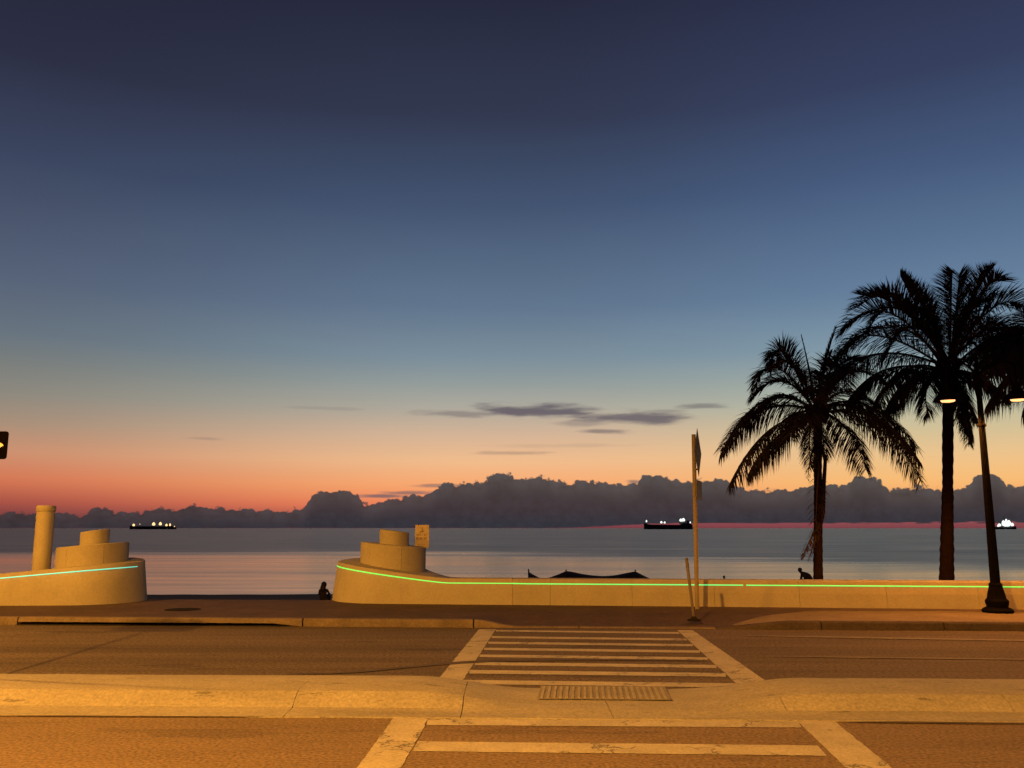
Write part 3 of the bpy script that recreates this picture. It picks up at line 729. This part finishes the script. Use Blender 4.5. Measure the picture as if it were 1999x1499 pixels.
m_ = MB(); m_.lathe((lb0.x, lb0.y, .13 + ztop), [(.07, -.04), (.075, 0), (.03, .05), (.045, .10), (.02, .17), (.002, .22)], 16); m_.build('finial', lampmetal, lp)
for uu, vv in ((1853, 783), (1990, 781)):
    h0 = at(uu, vv, LY - .05)
    m_ = MB(); s2 = 1 if uu > 1925 else -1
    x0 = lb0.x; zarm = .13 + ztop - .35
    pts = []
    for i in range(13):
        k_ = i / 12; xx = lerp(x0, h0.x, sst(k_, 0, .95)); zz = zarm + .42 * math.sin(math.pi * min(1, k_ * 1.05) * .8) - .0 * k_
        pts.append((xx, lb0.y, zz))
    pts.append((h0.x, lb0.y, h0.z + .30))
    m_.tube(pts, .022, 8); m_.build('arm', lampmetal, lp, True)
    m_ = MB(); m_.lathe((h0.x, lb0.y, h0.z), [(.27, .0), (.275, .012), (.24, .07), (.17, .14), (.10, .20), (.06, .27), (.05, .34), (.02, .36)], 28, False)
    m_.lathe((h0.x, lb0.y, h0.z), [(.265, .004), (.20, .06), (.14, .10), (.02, .12)], 28, False)
    sh = m_.build('shade', lampmetal, lp, True)
    m_ = MB(); m_.lathe((h0.x, lb0.y, h0.z), [(.02, -.014), (.07, -.012), (.115, -.004), (.13, .012), (.13, .04)], 24); m_.build('lens', lensm, sh, True)
    ld = bpy.data.lights.new('lamp_light', 'SPOT'); ld.energy = POWER_TWIN; ld.color = SODIUM_RED; ld.spot_size = math.radians(150); ld.spot_blend = .35; ld.shadow_soft_size = .10
    lo = bpy.data.objects.new('lamp_light', ld); COL.objects.link(lo); lo.location = Vector((h0.x, lb0.y, h0.z - .12)) - wloc(lp); lo.parent = lp

# tall street lamps on the near pavement, outside the frame
def tall_lamp(x, y, hx, hy, H, power, label, col=SODIUM, tilt=0):
    r_ = thing('tall_street_lamp', (x, y, .13), label, 'street lamp', 'tall street lamps outside the view')
    m_ = MB(); m_.tube([(x, y, .13), (x, y, H - .4)], [.11, .07], 14); m_.build('pole', galv, r_, True)
    m_ = MB(); m_.lathe((x, y, .13), [(.2, 0), (.2, .15), (.13, .35), (.11, .5)], 16); m_.build('base', galv, r_)
    m_ = MB(); m_.tube([(x, y, H - .5), (x + (hx - x) * .3, y + (hy - y) * .3, H), (hx, hy, H + .15)], .035, 8); m_.build('arm', galv, r_, True)
    m_ = MB(); m_.lathe((hx, hy, H), [(.22, .0), (.24, .04), (.18, .14), (.06, .20)], 20); hd = m_.build('head', galv, r_, True)
    m_ = MB(); m_.lathe((hx, hy, H), [(.03, -.07), (.13, -.05), (.18, -.005)], 20); m_.build('lens', lensm, hd, True)
    ld = bpy.data.lights.new('lamp_light', 'SPOT'); ld.energy = power; ld.color = col; ld.spot_size = math.radians(172); ld.spot_blend = .25; ld.shadow_soft_size = .16
    lo = bpy.data.objects.new('lamp_light', ld); COL.objects.link(lo); lo.location = Vector((hx, hy, H - .22)) - r_.location; lo.parent = r_
tall_lamp(-6.6, -3.6, -5.6, -1.6, 7.5, POWER_NEAR, 'tall street lamp standing on the near pavement just behind the viewer')
tall_lamp(-15.6, 9.2, -15.2, 11.6, 7.6, POWER_LEFT, 'tall street lamp standing on the median beyond the left edge of the view')
tall_lamp(14.5, .5, 14.0, 2.4, 8.0, POWER_RIGHT, 'tall street lamp on the near pavement to the right of the crossing', SODIUM_RED)

# ------------------------------------------------------------ palms
UP = Vector((0, 0, 1))
def frond(parent, p0, p1, p2, width, lift, mat, n=64, name='frond', seedn=0, spear=False, sdv=None):
    rd = random.Random(seedn)
    def B(t_): return p0 * (1 - t_) ** 2 + p1 * 2 * t_ * (1 - t_) + p2 * t_ ** 2
    def T(t_): return ((p1 - p0) * 2 * (1 - t_) + (p2 - p1) * 2 * t_).normalized()
    mb = MB(); mb.tube([B(i / 14) for i in range(15)], [.032 * (1 - i / 14) + .004 for i in range(15)], 5)
    roll = rd.uniform(-.5, .5)
    L0 = (p1 - p0).length + (p2 - p1).length
    for i in range(n):
        t_ = .10 + .90 * i / (n - 1); p = B(t_); tg = T(t_)
        sd = tg.cross(UP)
        if sd.length < .05: sd = tg.cross(Vector((0, 1, 0)))
        if sdv is not None: sd = sdv - tg * sdv.dot(tg)
        sd.normalize(); nm_ = sd.cross(tg).normalized()
        if nm_.z < 0: nm_ = -nm_
        sd = (sd * math.cos(roll) + nm_ * math.sin(roll)).normalized(); nm_ = sd.cross(tg).normalized()
        if nm_.z < 0: nm_ = -nm_
        prof = (min(1, (t_ - .02) / .3) ** .7) * (1 - .62 * max(0, (t_ - .45) / .55) ** 1.5)
        for sgn in (-1, 1):
            ln = width * prof * rd.uniform(.8, 1.12)
            if rd.random() < .04: continue
            k_ = .42 + .55 * t_ + rd.uniform(-.15, .15)
            if spear: k_ = 2.6
            dr = (sd * sgn * (1 + rd.uniform(-.25, .25)) + tg * k_ + nm_ * (lift + rd.uniform(-.2, .2))).normalized()
            g_ = (.55 - .35 * lift) * rd.uniform(.6, 1.3) * (0.25 if spear else 1)
            a = p; b_ = p + dr * ln * .5 - UP * g_ * ln * .10; c_ = p + dr * ln * .92 - UP * g_ * ln * .50
            wv = dr.cross(UP); wv = wv.normalized() if wv.length > .01 else sd
            wv = (wv + nm_ * rd.uniform(-.8, .8) + Vector((rd.uniform(-.4, .4), rd.uniform(-.4, .4), 0))).normalized()
            w0 = .0118 * (.8 + .4 * rd.random())
            mb.add([a - wv * w0 * .7, a + wv * w0 * .7, b_ + wv * w0, b_ - wv * w0, c_], [(0, 1, 2, 3), (3, 2, 4)])
    return mb.build(name, mat, parent)
def trunk(parent, pts, rads):
    vs = []; fs = []; n = 18
    path = []
    m = 60
    for i in range(m + 1):
        t_ = i / m * (len(pts) - 1); j = min(len(pts) - 2, int(t_)); k_ = t_ - j
        p = Vector(pts[j]).lerp(Vector(pts[j + 1]), sst(k_, 0, 1) * .3 + k_ * .7); r_ = lerp(rads[j], rads[j + 1], k_)
        r_ *= 1 + (.05 if i % 2 else -.03) + .03 * mnoise.noise((i * .7, parent.location.x, 0)); path.append((p, r_))
    for i, (p, r_) in enumerate(path):
        for q in range(n):
            w_ = 2 * math.pi * q / n; rr = r_ * (1 + .08 * mnoise.noise((q * 1.3, i * .35, parent.location.x)))
            vs.append(p + Vector((math.cos(w_), math.sin(w_), 0)) * rr)
    for i in range(m):
        for q in range(n): fs.append((i * n + q, i * n + (q + 1) % n, (i + 1) * n + (q + 1) % n, (i + 1) * n + q))
    fs.append(tuple(range(m * n, m * n + n)))
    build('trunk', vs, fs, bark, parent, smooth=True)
def palm(label, Y, base_u, heart, mid, fronds, rads, seedn, base_v=1133, lean=0):
    pb_ = at(base_u, base_v, Y); gz = sand_z(pb_.x, Y)
    h = at(heart[0], heart[1], Y); md = at(mid[0], mid[1], Y)
    pm = at(base_u, base_v, Y)
    root = thing('palm_tree', (pb_.x, Y, gz - .05), label, 'palm tree', 'coconut palms behind the beach wall')
    b0 = Vector((pm.x, Y, gz - .05))
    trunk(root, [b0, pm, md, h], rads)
    rd = random.Random(seedn)
    pm_ = Y / F
    for i, fr_ in enumerate(fronds):
        (c_u, c_v, t_u, t_v, dep, wd, lift) = fr_[:7]; sp__ = len(fr_) > 7 and fr_[7] == 's'
        if t_v < 600: c_v += 8; t_v += 14
        st_ = h + Vector((rd.uniform(-.06, .06), rd.uniform(-.08, .08), rd.uniform(-.12, .15)))
        dxy = Vector((0, dep, 0))
        p1 = at(c_u, c_v, Y) + dxy * .55; p2 = at(t_u, t_v, Y) + dxy
        # spine
        p1 = p1 * 2 - (st_ + p2) * .5      # the listed point lies on the arc
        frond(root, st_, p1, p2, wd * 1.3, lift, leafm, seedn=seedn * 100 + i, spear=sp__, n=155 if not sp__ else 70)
    # leaf-sheath fibres and boots round the crown shaft
    mb = MB()
    for i in range(10):
        w_ = 2 * math.pi * i / 10 + .3 * (i % 2); zz = -.12 - .05 * (i % 4)
        p = h + Vector((math.cos(w_) * .12, math.sin(w_) * .12, zz)); q = h + Vector((math.cos(w_) * .30, math.sin(w_) * .30, zz + .42))
        mb.tube([p, (p + q) / 2 + Vector((math.cos(w_), math.sin(w_), 0)) * .02, q], [.06, .05, .03], 6)
    mb.build('leaf_bases', bark, root)
    return root, h
# palm in the middle (shorter)
fa = [(1583, 735, 1567, 655, .1, .16, .3, 's'), (1607, 735, 1634, 640, .1, .30, .5, 's'), (1612, 745, 1640, 680, .6, .4, .5),
      (1533, 692, 1503, 716, 0, .62, .2), (1560, 710, 1530, 700, .9, .55, .4), (1512, 724, 1462, 762, -.6, .62, .2), (1535, 740, 1478, 772, .5, .6, .2), (1540, 765, 1490, 800, .9, .55, .0),
      (1492, 783, 1406, 888, .0, .68, -.2), (1500, 795, 1425, 872, 1.0, .62, -.2), (1500, 840, 1419, 948, -.2, .68, -.4), (1520, 855, 1474, 925, .7, .6, -.5),
      (1550, 810, 1510, 860, -1.3, .6, -.3), (1575, 850, 1572, 915, -.4, .36, -.6),
      (1640, 715, 1690, 700, .4, .6, .4), (1645, 735, 1705, 755, -.6, .62, .2), (1670, 760, 1757, 812, .6, .64, .0), (1690, 790, 1788, 872, 0, .66, -.1), (1700, 808, 1800, 938, .1, .72, -.2),
      (1690, 815, 1765, 905, -.8, .66, -.3), (1665, 835, 1712, 912, .7, .62, -.4), (1620, 850, 1632, 885, .9, .36, -.6),
      (1600, 730, 1610, 780, -1.6, .6, .2), (1580, 745, 1555, 800, -1.7, .6, .1), (1625, 750, 1660, 810, 1.7, .6, .2), 
      ]
PA, hA = palm('shorter palm tree left of the taller one with dead fronds hanging down its trunk', 21.5, 1597, (1596, 812), (1597, 960), fa, [.15, .112, .092, .10], 3)
# hanging dead fronds and fruit stem on its trunk
def dead(u0, v0, u1, v1, u2, v2, wd, dep, sd, n=46, lf=.15):
    frond(PA, at(u0, v0, 21.5) + Vector((0, dep, 0)), at(u1, v1, 21.5) + Vector((0, dep, 0)), at(u2, v2, 21.5) + Vector((0, dep, 0)), wd, lf, leafdead, n=n, name='dead_frond', seedn=sd, sdv=Vector((-1, .3, 0)))
dead(1594, 905, 1588, 965, 1587, 1040, .40, -.2, 71, 60); dead(1594, 1020, 1580, 1050, 1560, 1090, .16, -.15, 72, 40); dead(1596, 1020, 1588, 1056, 1573, 1095, .12, -.15, 75, 30)
dead(1588, 870, 1576, 890, 1573, 935, .2, -.15, 74, 30)
m_ = MB(); q0 = at(1603, 865, 21.35); m_.tube([q0, at(1611, 900, 21.35), at(1608, 950, 21.35), at(1606, 1000, 21.35), at(1601, 1040, 21.38)], [.03, .045, .05, .06, .02], 8)
m_.build('fruit_stalk', bark, PA, True)
# taller palm
fb = [(1800, 600, 1765, 522, .2, .74, .8), (1775, 590, 1700, 548, .7, .8, .6), (1755, 585, 1668, 590, -.3, .84, .5), (1745, 605, 1655, 640, .5, .84, .3), (1740, 640, 1640, 690, -.4, .84, .1),
      (1725, 650, 1646, 690, .6, .8, .0), (1715, 690, 1612, 745, .0, .82, -.3), (1745, 715, 1670, 775, .5, .84, -.4), (1765, 720, 1700, 790, -.4, .84, -.4), (1790, 735, 1750, 795, .7, .8, -.5),
      (1810, 745, 1803, 812, -.2, .55, -.6), (1830, 750, 1818, 790, -.9, .5, -.5),
      (1830, 600, 1800, 530, .9, .7, .8), (1850, 600, 1848, 522, -.3, .74, .8), (1875, 590, 1888, 512, .4, .78, .8), (1890, 590, 1925, 520, -.2, .82, .8), (1905, 600, 1960, 560, .6, .82, .5), (1925, 610, 1990, 600, -.2, .84, .3),
      (1935, 640, 2000, 650, .4, .8, .1), (1930, 662, 2005, 636, .1, .5, -.5), (1920, 690, 1990, 720, -.6, .76, -.2), 
      (1875, 770, 1900, 850, .1, .62, -.2), (1880, 750, 1925, 812, .5, .62, -.3), (1870, 780, 1876, 868, -.4, .4, -.4), (1890, 735, 1940, 780, -.6, .66, -.4),
      (1890, 650, 1920, 710, -1.8, .7, .1), (1820, 620, 1790, 670, 1.9, .7, .3), 
      (1790, 590, 1745, 610, 1.4, .75, .4), (1910, 600, 1950, 650, 1.3, .75, .3), (1880, 590, 1905, 560, -1.2, .8, .6), ]
PB, hB = palm('taller palm tree with a dense crown between the shorter palm and the lamp post', 21.8, 1848, (1851, 722), (1850, 950), fb, [.20, .17, .125, .13], 5, base_v=1133)
# palm whose crown reaches in from the right edge
fc = [(1990, 665, 1915, 715, .0, .7, -.1), (2000, 640, 1940, 690, .9, .7, .2), (1985, 690, 1890, 745, -.6, .7, -.3), (1995, 710, 1935, 790, .2, .68, -.4), (2005, 710, 1970, 790, -.9, .66, -.5),
      (2020, 640, 1985, 650, -.4, .7, .5), (2060, 610, 2070, 560, .4, .7, .8), (2100, 630, 2150, 670, .2, .7, .4), (2110, 680, 2190, 760, -.4, .7, 0), (2090, 720, 2150, 820, .5, .7, -.4), (2030, 740, 2012, 800, .3, .62, -.5),
      (2050, 650, 2030, 710, -1.7, .66, .1), (2080, 650, 2110, 710, 1.7, .66, .1), (2010, 680, 1960, 720, 1.3, .66, 0), (2010, 690, 1955, 740, -1.3, .66, -.2), (2000, 670, 1930, 700, .4, .7, -.2)]
palm('palm tree at the right edge whose trunk stands out of frame', 18.9, 2062, (2052, 700), (2058, 950), fc, [.18, .15, .12, .13], 9, base_v=1150)

# ------------------------------------------------------------ people
def skin_body(name, parent, joints, edges, mat, root=0):
    me = bpy.data.meshes.new(name); off = wloc(parent)
    me.from_pydata([tuple(Vector(j[0]) - off) for j in joints], edges, [])
    o = bpy.data.objects.new(name, me); COL.objects.link(o); o.parent = parent
    sk = o.modifiers.new('skin', 'SKIN'); sk.use_smooth_shade = True
    for i, j in enumerate(joints):
        r = j[1] if hasattr(j[1], '__len__') else (j[1], j[1])
        me.skin_vertices[0].data[i].radius = r; me.skin_vertices[0].data[i].use_root = (i == root)
    ss_ = o.modifiers.new('sub', 'SUBSURF'); ss_.levels = 2; ss_.render_levels = 2
    me.materials.append(mat)
    return o
def ensure_skin(o): pass
def make_person(name_label, base, J, E, hair=None, mat=cloth1):
    root = thing('person', base, name_label, 'person')
    me = bpy.data.meshes.new('body')
    bm = bmesh.new(); lay = bm.verts.layers.skin.verify(); vv = []
    for p, r in J:
        v = bm.verts.new(Vector(p)); v[lay].radius = r if hasattr(r, '__len__') else (r, r); vv.append(v)
    vv[0][lay].use_root = True
    for a_, b_ in E: bm.edges.new((vv[a_], vv[b_]))
    bm.to_mesh(me); bm.free(); me.materials.append(mat)
    o = bpy.data.objects.new('body', me); COL.objects.link(o); o.parent = root
    sk = o.modifiers.new('skin', 'SKIN'); sk.use_smooth_shade = True
    s2 = o.modifiers.new('sub', 'SUBSURF'); s2.levels = 2; s2.render_levels = 2
    if hair:
        mb = MB()
        for (cx_, cy_, cz_, rx, ry, rz) in hair:
            n1, n2 = 12, 8; vs = []; fs = []
            for i in range(n2 + 1):
                th = math.pi * i / n2
                for k in range(n1):
                    w_ = 2 * math.pi * k / n1
                    vs.append((base[0] + cx_ + rx * math.sin(th) * math.cos(w_), base[1] + cy_ + ry * math.sin(th) * math.sin(w_), base[2] + cz_ + rz * math.cos(th)))
            for i in range(n2):
                for k in range(n1): fs.append((i * n1 + k, i * n1 + (k + 1) % n1, (i + 1) * n1 + (k + 1) % n1, (i + 1) * n1 + k))
            mb.add(vs, fs)
        mb.build('hair', hairm, root, True)
    return root
# seated woman, back to the camera, on the sand beyond the gap
Yp = 40; px_ = at(631, 1168, Yp); zb = sand_z(px_.x, Yp)
J = [((0, 0, .10), (.17, .13)), ((0, .0, .30), (.125, .10)), ((0, .02, .50), (.15, .10)), ((0, .01, .60), (.06, .06)), ((.005, .02, .67), (.05, .055)), ((.01, .03, .76), (.085, .10)), ((.01, .03, .84), (.07, .08)),
     ((-.17, .02, .54), .055), ((-.22, .14, .34), .045), ((-.12, .33, .30), .035), ((-.05, .40, .32), .028),
     ((.17, .02, .54), .055), ((.23, .12, .36), .045), ((.14, .32, .30), .035), ((.06, .40, .32), .028),
     ((-.12, .12, .10), .09), ((-.16, .48, .38), .065), ((-.15, .62, .06), .045), ((-.15, .80, .03), .035),
     ((.12, .12, .10), .09), ((.16, .48, .38), .065), ((.15, .62, .06), .045), ((.15, .80, .03), .035)]
E = [(0, 1), (1, 2), (2, 3), (3, 4), (4, 5), (5, 6), (2, 7), (7, 8), (8, 9), (9, 10), (2, 11), (11, 12), (12, 13), (13, 14), (0, 15), (15, 16), (16, 17), (17, 18), (0, 19), (19, 20), (20, 21), (21, 22)]
make_person('person with long dark hair sitting on the sand beyond the gap, back to the road', (px_.x, Yp, zb), J, E,
            hair=[(.01, .0, .78, .125, .13, .135), (-.01, -.06, .62, .13, .08, .19)])
# person bending forward beyond the wall beside the shorter palm
Yp = 36; px_ = at(1582, 1127, Yp); zb = sand_z(px_.x, Yp)
J = [((.02, 0, .90), (.19, .17)), ((-.10, 0, 1.01), (.17, .16)), ((-.25, 0, 1.11), (.15, .17)), ((-.36, 0, 1.14), (.055, .055)), ((-.385, 0, 1.18), (.06, .06)), ((-.41, 0, 1.225), (.09, .085)), ((-.42, 0, 1.27), (.07, .07)),
     ((-.27, -.19, 1.06), .055), ((-.32, -.22, .86), .045), ((-.40, -.16, .86), .04), ((-.44, -.12, .88), .035),
     ((-.27, .19, 1.06), .055), ((-.32, .22, .82), .045), ((-.42, .16, .66), .04), ((-.46, .12, .60), .035),
     ((.0, -.11, .80), .09), ((-.08, -.12, .46), .065), ((.02, -.12, .08), .045), ((-.14, -.12, .03), .035),
     ((.0, .11, .80), .09), ((-.08, .12, .46), .065), ((.02, .12, .08), .045), ((-.14, .12, .03), .035)]
make_person('person in dark clothes bending forward beyond the wall just left of the shorter palm', (px_.x, Yp, zb), J, E, hair=[(-.40, 0, 1.255, .085, .09, .08)])

# ------------------------------------------------------------ canopies on the beach
def canopy(pts, label, Y, mirror=0):
    """pts: ridge outline (u, v); a sagging cloth held up by poles"""
    A = [at(u, v, Y) for u, v in pts]
    x0 = A[0].x; zg = sand_z(x0, Y)
    root = thing('beach_canopy', ((A[0].x + A[-1].x) / 2, Y, sand_z((A[0].x + A[-1].x) / 2, Y)), label, 'canopy')
    vs = []; fs = []; n = len(A); rows = [(-1.1, -.55), (-.6, -.18), (0, 0), (.6, -.18), (1.1, -.55)]
    A2 = []
    m = 40
    for i in range(m + 1):
        t_ = i / m * (n - 1); j = min(n - 2, int(t_)); A2.append(A[j].lerp(A[j + 1], t_ - j))
    for p in A2:
        for dy, dz in rows: vs.append((p.x, p.y + dy, p.z + dz))
    for p in A2:
        for dy, dz in rows: vs.append((p.x, p.y + dy, p.z + dz - .03))
    k = len(rows); tot = (m + 1) * k
    for i in range(m):
        for q in range(k - 1):
            fs.append((i * k + q, i * k + q + 1, (i + 1) * k + q + 1, (i + 1) * k + q))
            fs.append((tot + i * k + q, tot + i * k + q + 1, tot + (i + 1) * k + q + 1, tot + (i + 1) * k + q))
    build('cloth', vs, fs, fabric, root, smooth=True)
    return root, A
c1, A = canopy([(1058, 1132), (1073, 1127), (1090, 1121), (1105, 1114.5), (1118, 1116), (1135, 1120), (1155, 1123), (1178, 1124.5), (1200, 1123), (1222, 1118.5), (1240, 1115), (1252, 1121), (1264, 1127), (1280, 1134)], 'long black beach canopy with two peaks showing over the wall', 46)
for u in (1105, 1240):
    q_ = at(u, 1112, 46); m_ = MB(); m_.tube([(q_.x, 46, sand_z(q_.x, 46)), (q_.x, 46, q_.z)], .035, 8); m_.build('pole', fabric, c1)
c2_, A = canopy([(1031.5, 1113), (1034, 1117), (1040, 1121), (1048, 1125), (1054, 1128)], 'small black canopy peak left of the long canopy behind the wall', 46)
q_ = at(1032, 1111, 46); m_ = MB(); m_.tube([(q_.x, 46, sand_z(q_.x, 46)), (q_.x, 46, q_.z)], .035, 8); m_.build('pole', fabric, c2_)
q_ = at(1413.5, 1126, 30)
m_ = MB(); m_.tube([(q_.x, 30, sand_z(q_.x, 30)), (q_.x, 30, q_.z - .02)], .025, 8); m_.lathe((q_.x, 30, q_.z), [(.01, -.045), (.04, -.02), (.045, .005), (.03, .03), (.005, .042)], 12)
tag(m_.build('beach_stake', dark, smooth=True), 'tiny dark round-topped stake just showing above the wall right of the sign post', 'stake')

# ------------------------------------------------------------ ships
def ship(u0, u1, label, hull_pts, deck, lights, Y=5200, group='cargo ships at anchor on the horizon'):
    base = at((u0 + u1) / 2, 1033, Y); base.z = SEA
    root = thing('cargo_ship', base, label, 'ship', group)
    def X(u): return at(u, 1031, Y).x
    def Zv(v): return at(1000, v, Y).z
    # hull: lofted sections from stern to bow
    vs = []; fs = []; k = 6
    for (u, vt, wd) in hull_pts:
        x = X(u); z1 = Zv(vt); w_ = wd
        vs += [(x, Y - w_ * .6, SEA - 2), (x, Y - w_, SEA + 5), (x, Y - w_, z1), (x, Y + w_, z1), (x, Y + w_, SEA + 5), (x, Y + w_ * .6, SEA - 2)]
    for i in range(len(hull_pts) - 1):
        for q in range(k): fs.append((i * k + q, i * k + (q + 1) % k, (i + 1) * k + (q + 1) % k, (i + 1) * k + q))
    fs += [tuple(range(k)), tuple((len(hull_pts) - 1) * k + q for q in range(k))]
    build('hull', vs, fs, shipm, root)
    for (a_, b2, vt, vb, nm, mt) in deck:
        m_ = MB(); wd = 9 if nm != 'mast' else 1.2
        m_.box((X(a_), Y - wd, Zv(vb)), (X(b2), Y + wd, Zv(vt))); m_.build(nm, mt, root)
    for (u, v, ru, rv, mt) in lights:
        ru *= .78; rv *= .78; v += .5
        c_ = at(u, v, Y - 14); pm_ = Y / F; m_ = MB(); n = 10
        m_.lathe(c_, [(.1, rv * pm_), (ru * pm_ * .5, rv * pm_ * .75), (ru * pm_ * .9, rv * pm_ * .15), (ru * pm_, -rv * pm_ * .45), (ru * pm_ * .6, -rv * pm_)], n)
        m_.build('deck_light', mt, root, True)
ship(253, 344, 'dark cargo ship with five warm deck lights at the left of the horizon',
     [(253, 1025.5, 1), (255, 1025.8, 9), (262, 1027, 15), (330, 1027.5, 15), (339, 1027, 12), (344, 1028, 2)],
     [(323, 334, 1022, 1028, 'deckhouse', shipm), (296, 297, 1018, 1028, 'mast', shipm), (310, 311, 1018, 1028, 'mast', shipm), (262, 263, 1020, 1027, 'mast', shipm)],
     [(261, 1024, 3.0, 3.0, warmlight), (273, 1022.5, 1, 1, warmlight), (300, 1022, 4.0, 4.0, warmlight), (313, 1021.5, 3.6, 4.0, warmlight), (325, 1024, 2.8, 3.0, warmlight), (332, 1023.5, 2.4, 3.2, warmlight), (340.5, 1027, 1.2, 1.2, warmlight)], Y=5400)
ship(1257, 1352, 'dark cargo ship with bright white lights fore, midships and aft, left of the sign post',
     [(1257, 1020, 1), (1259, 1021.5, 8), (1264, 1023, 14), (1269, 1024, 15), (1328, 1024.5, 15), (1333, 1021, 14), (1347, 1021, 13), (1351, 1024, 6), (1352, 1026, 2)],
     [(1327, 1339, 1014, 1023, 'deckhouse', shipw), (1341, 1345, 1016, 1022, 'funnel', shipm), (1262, 1263, 1013, 1023, 'mast', shipm), (1291, 1292, 1017, 1024, 'mast', shipm)],
     [(1262, 1016.5, 1.8, 2.8, whitelight), (1291, 1018.7, 2.8, 2.8, whitelight), (1297.5, 1019.2, 2.4, 2.4, whitelight), (1329, 1014.5, 3.6, 3.6, whitelight), (1334, 1013.8, 4.2, 4.0, whitelight), (1347.5, 1019, 1.6, 2.2, whitelight)])
ship(1944, 1983, 'small ship ablaze with white lights at the right edge beside the lamp post',
     [(1943, 1028, 2), (1947, 1028.6, 8), (1974, 1029, 8), (1981, 1027.5, 5), (1984, 1026.8, 1)],
     [(1954, 1974, 1018, 1029, 'deckhouse', shipw), (1961, 1962, 1009, 1020, 'mast', shipm)],
     [(1951, 1024, 4, 3.4, whitelight), (1959, 1020, 4, 6.5, whitelight), (1964.5, 1018, 3.6, 7.5, whitelight), (1970, 1019.5, 3.8, 6.2, whitelight), (1976, 1023, 3.6, 4, whitelight), (1948.5, 1026, 2.4, 1.8, whitelight), (1965, 1025, 7, 2.6, whitelight)], Y=4800)
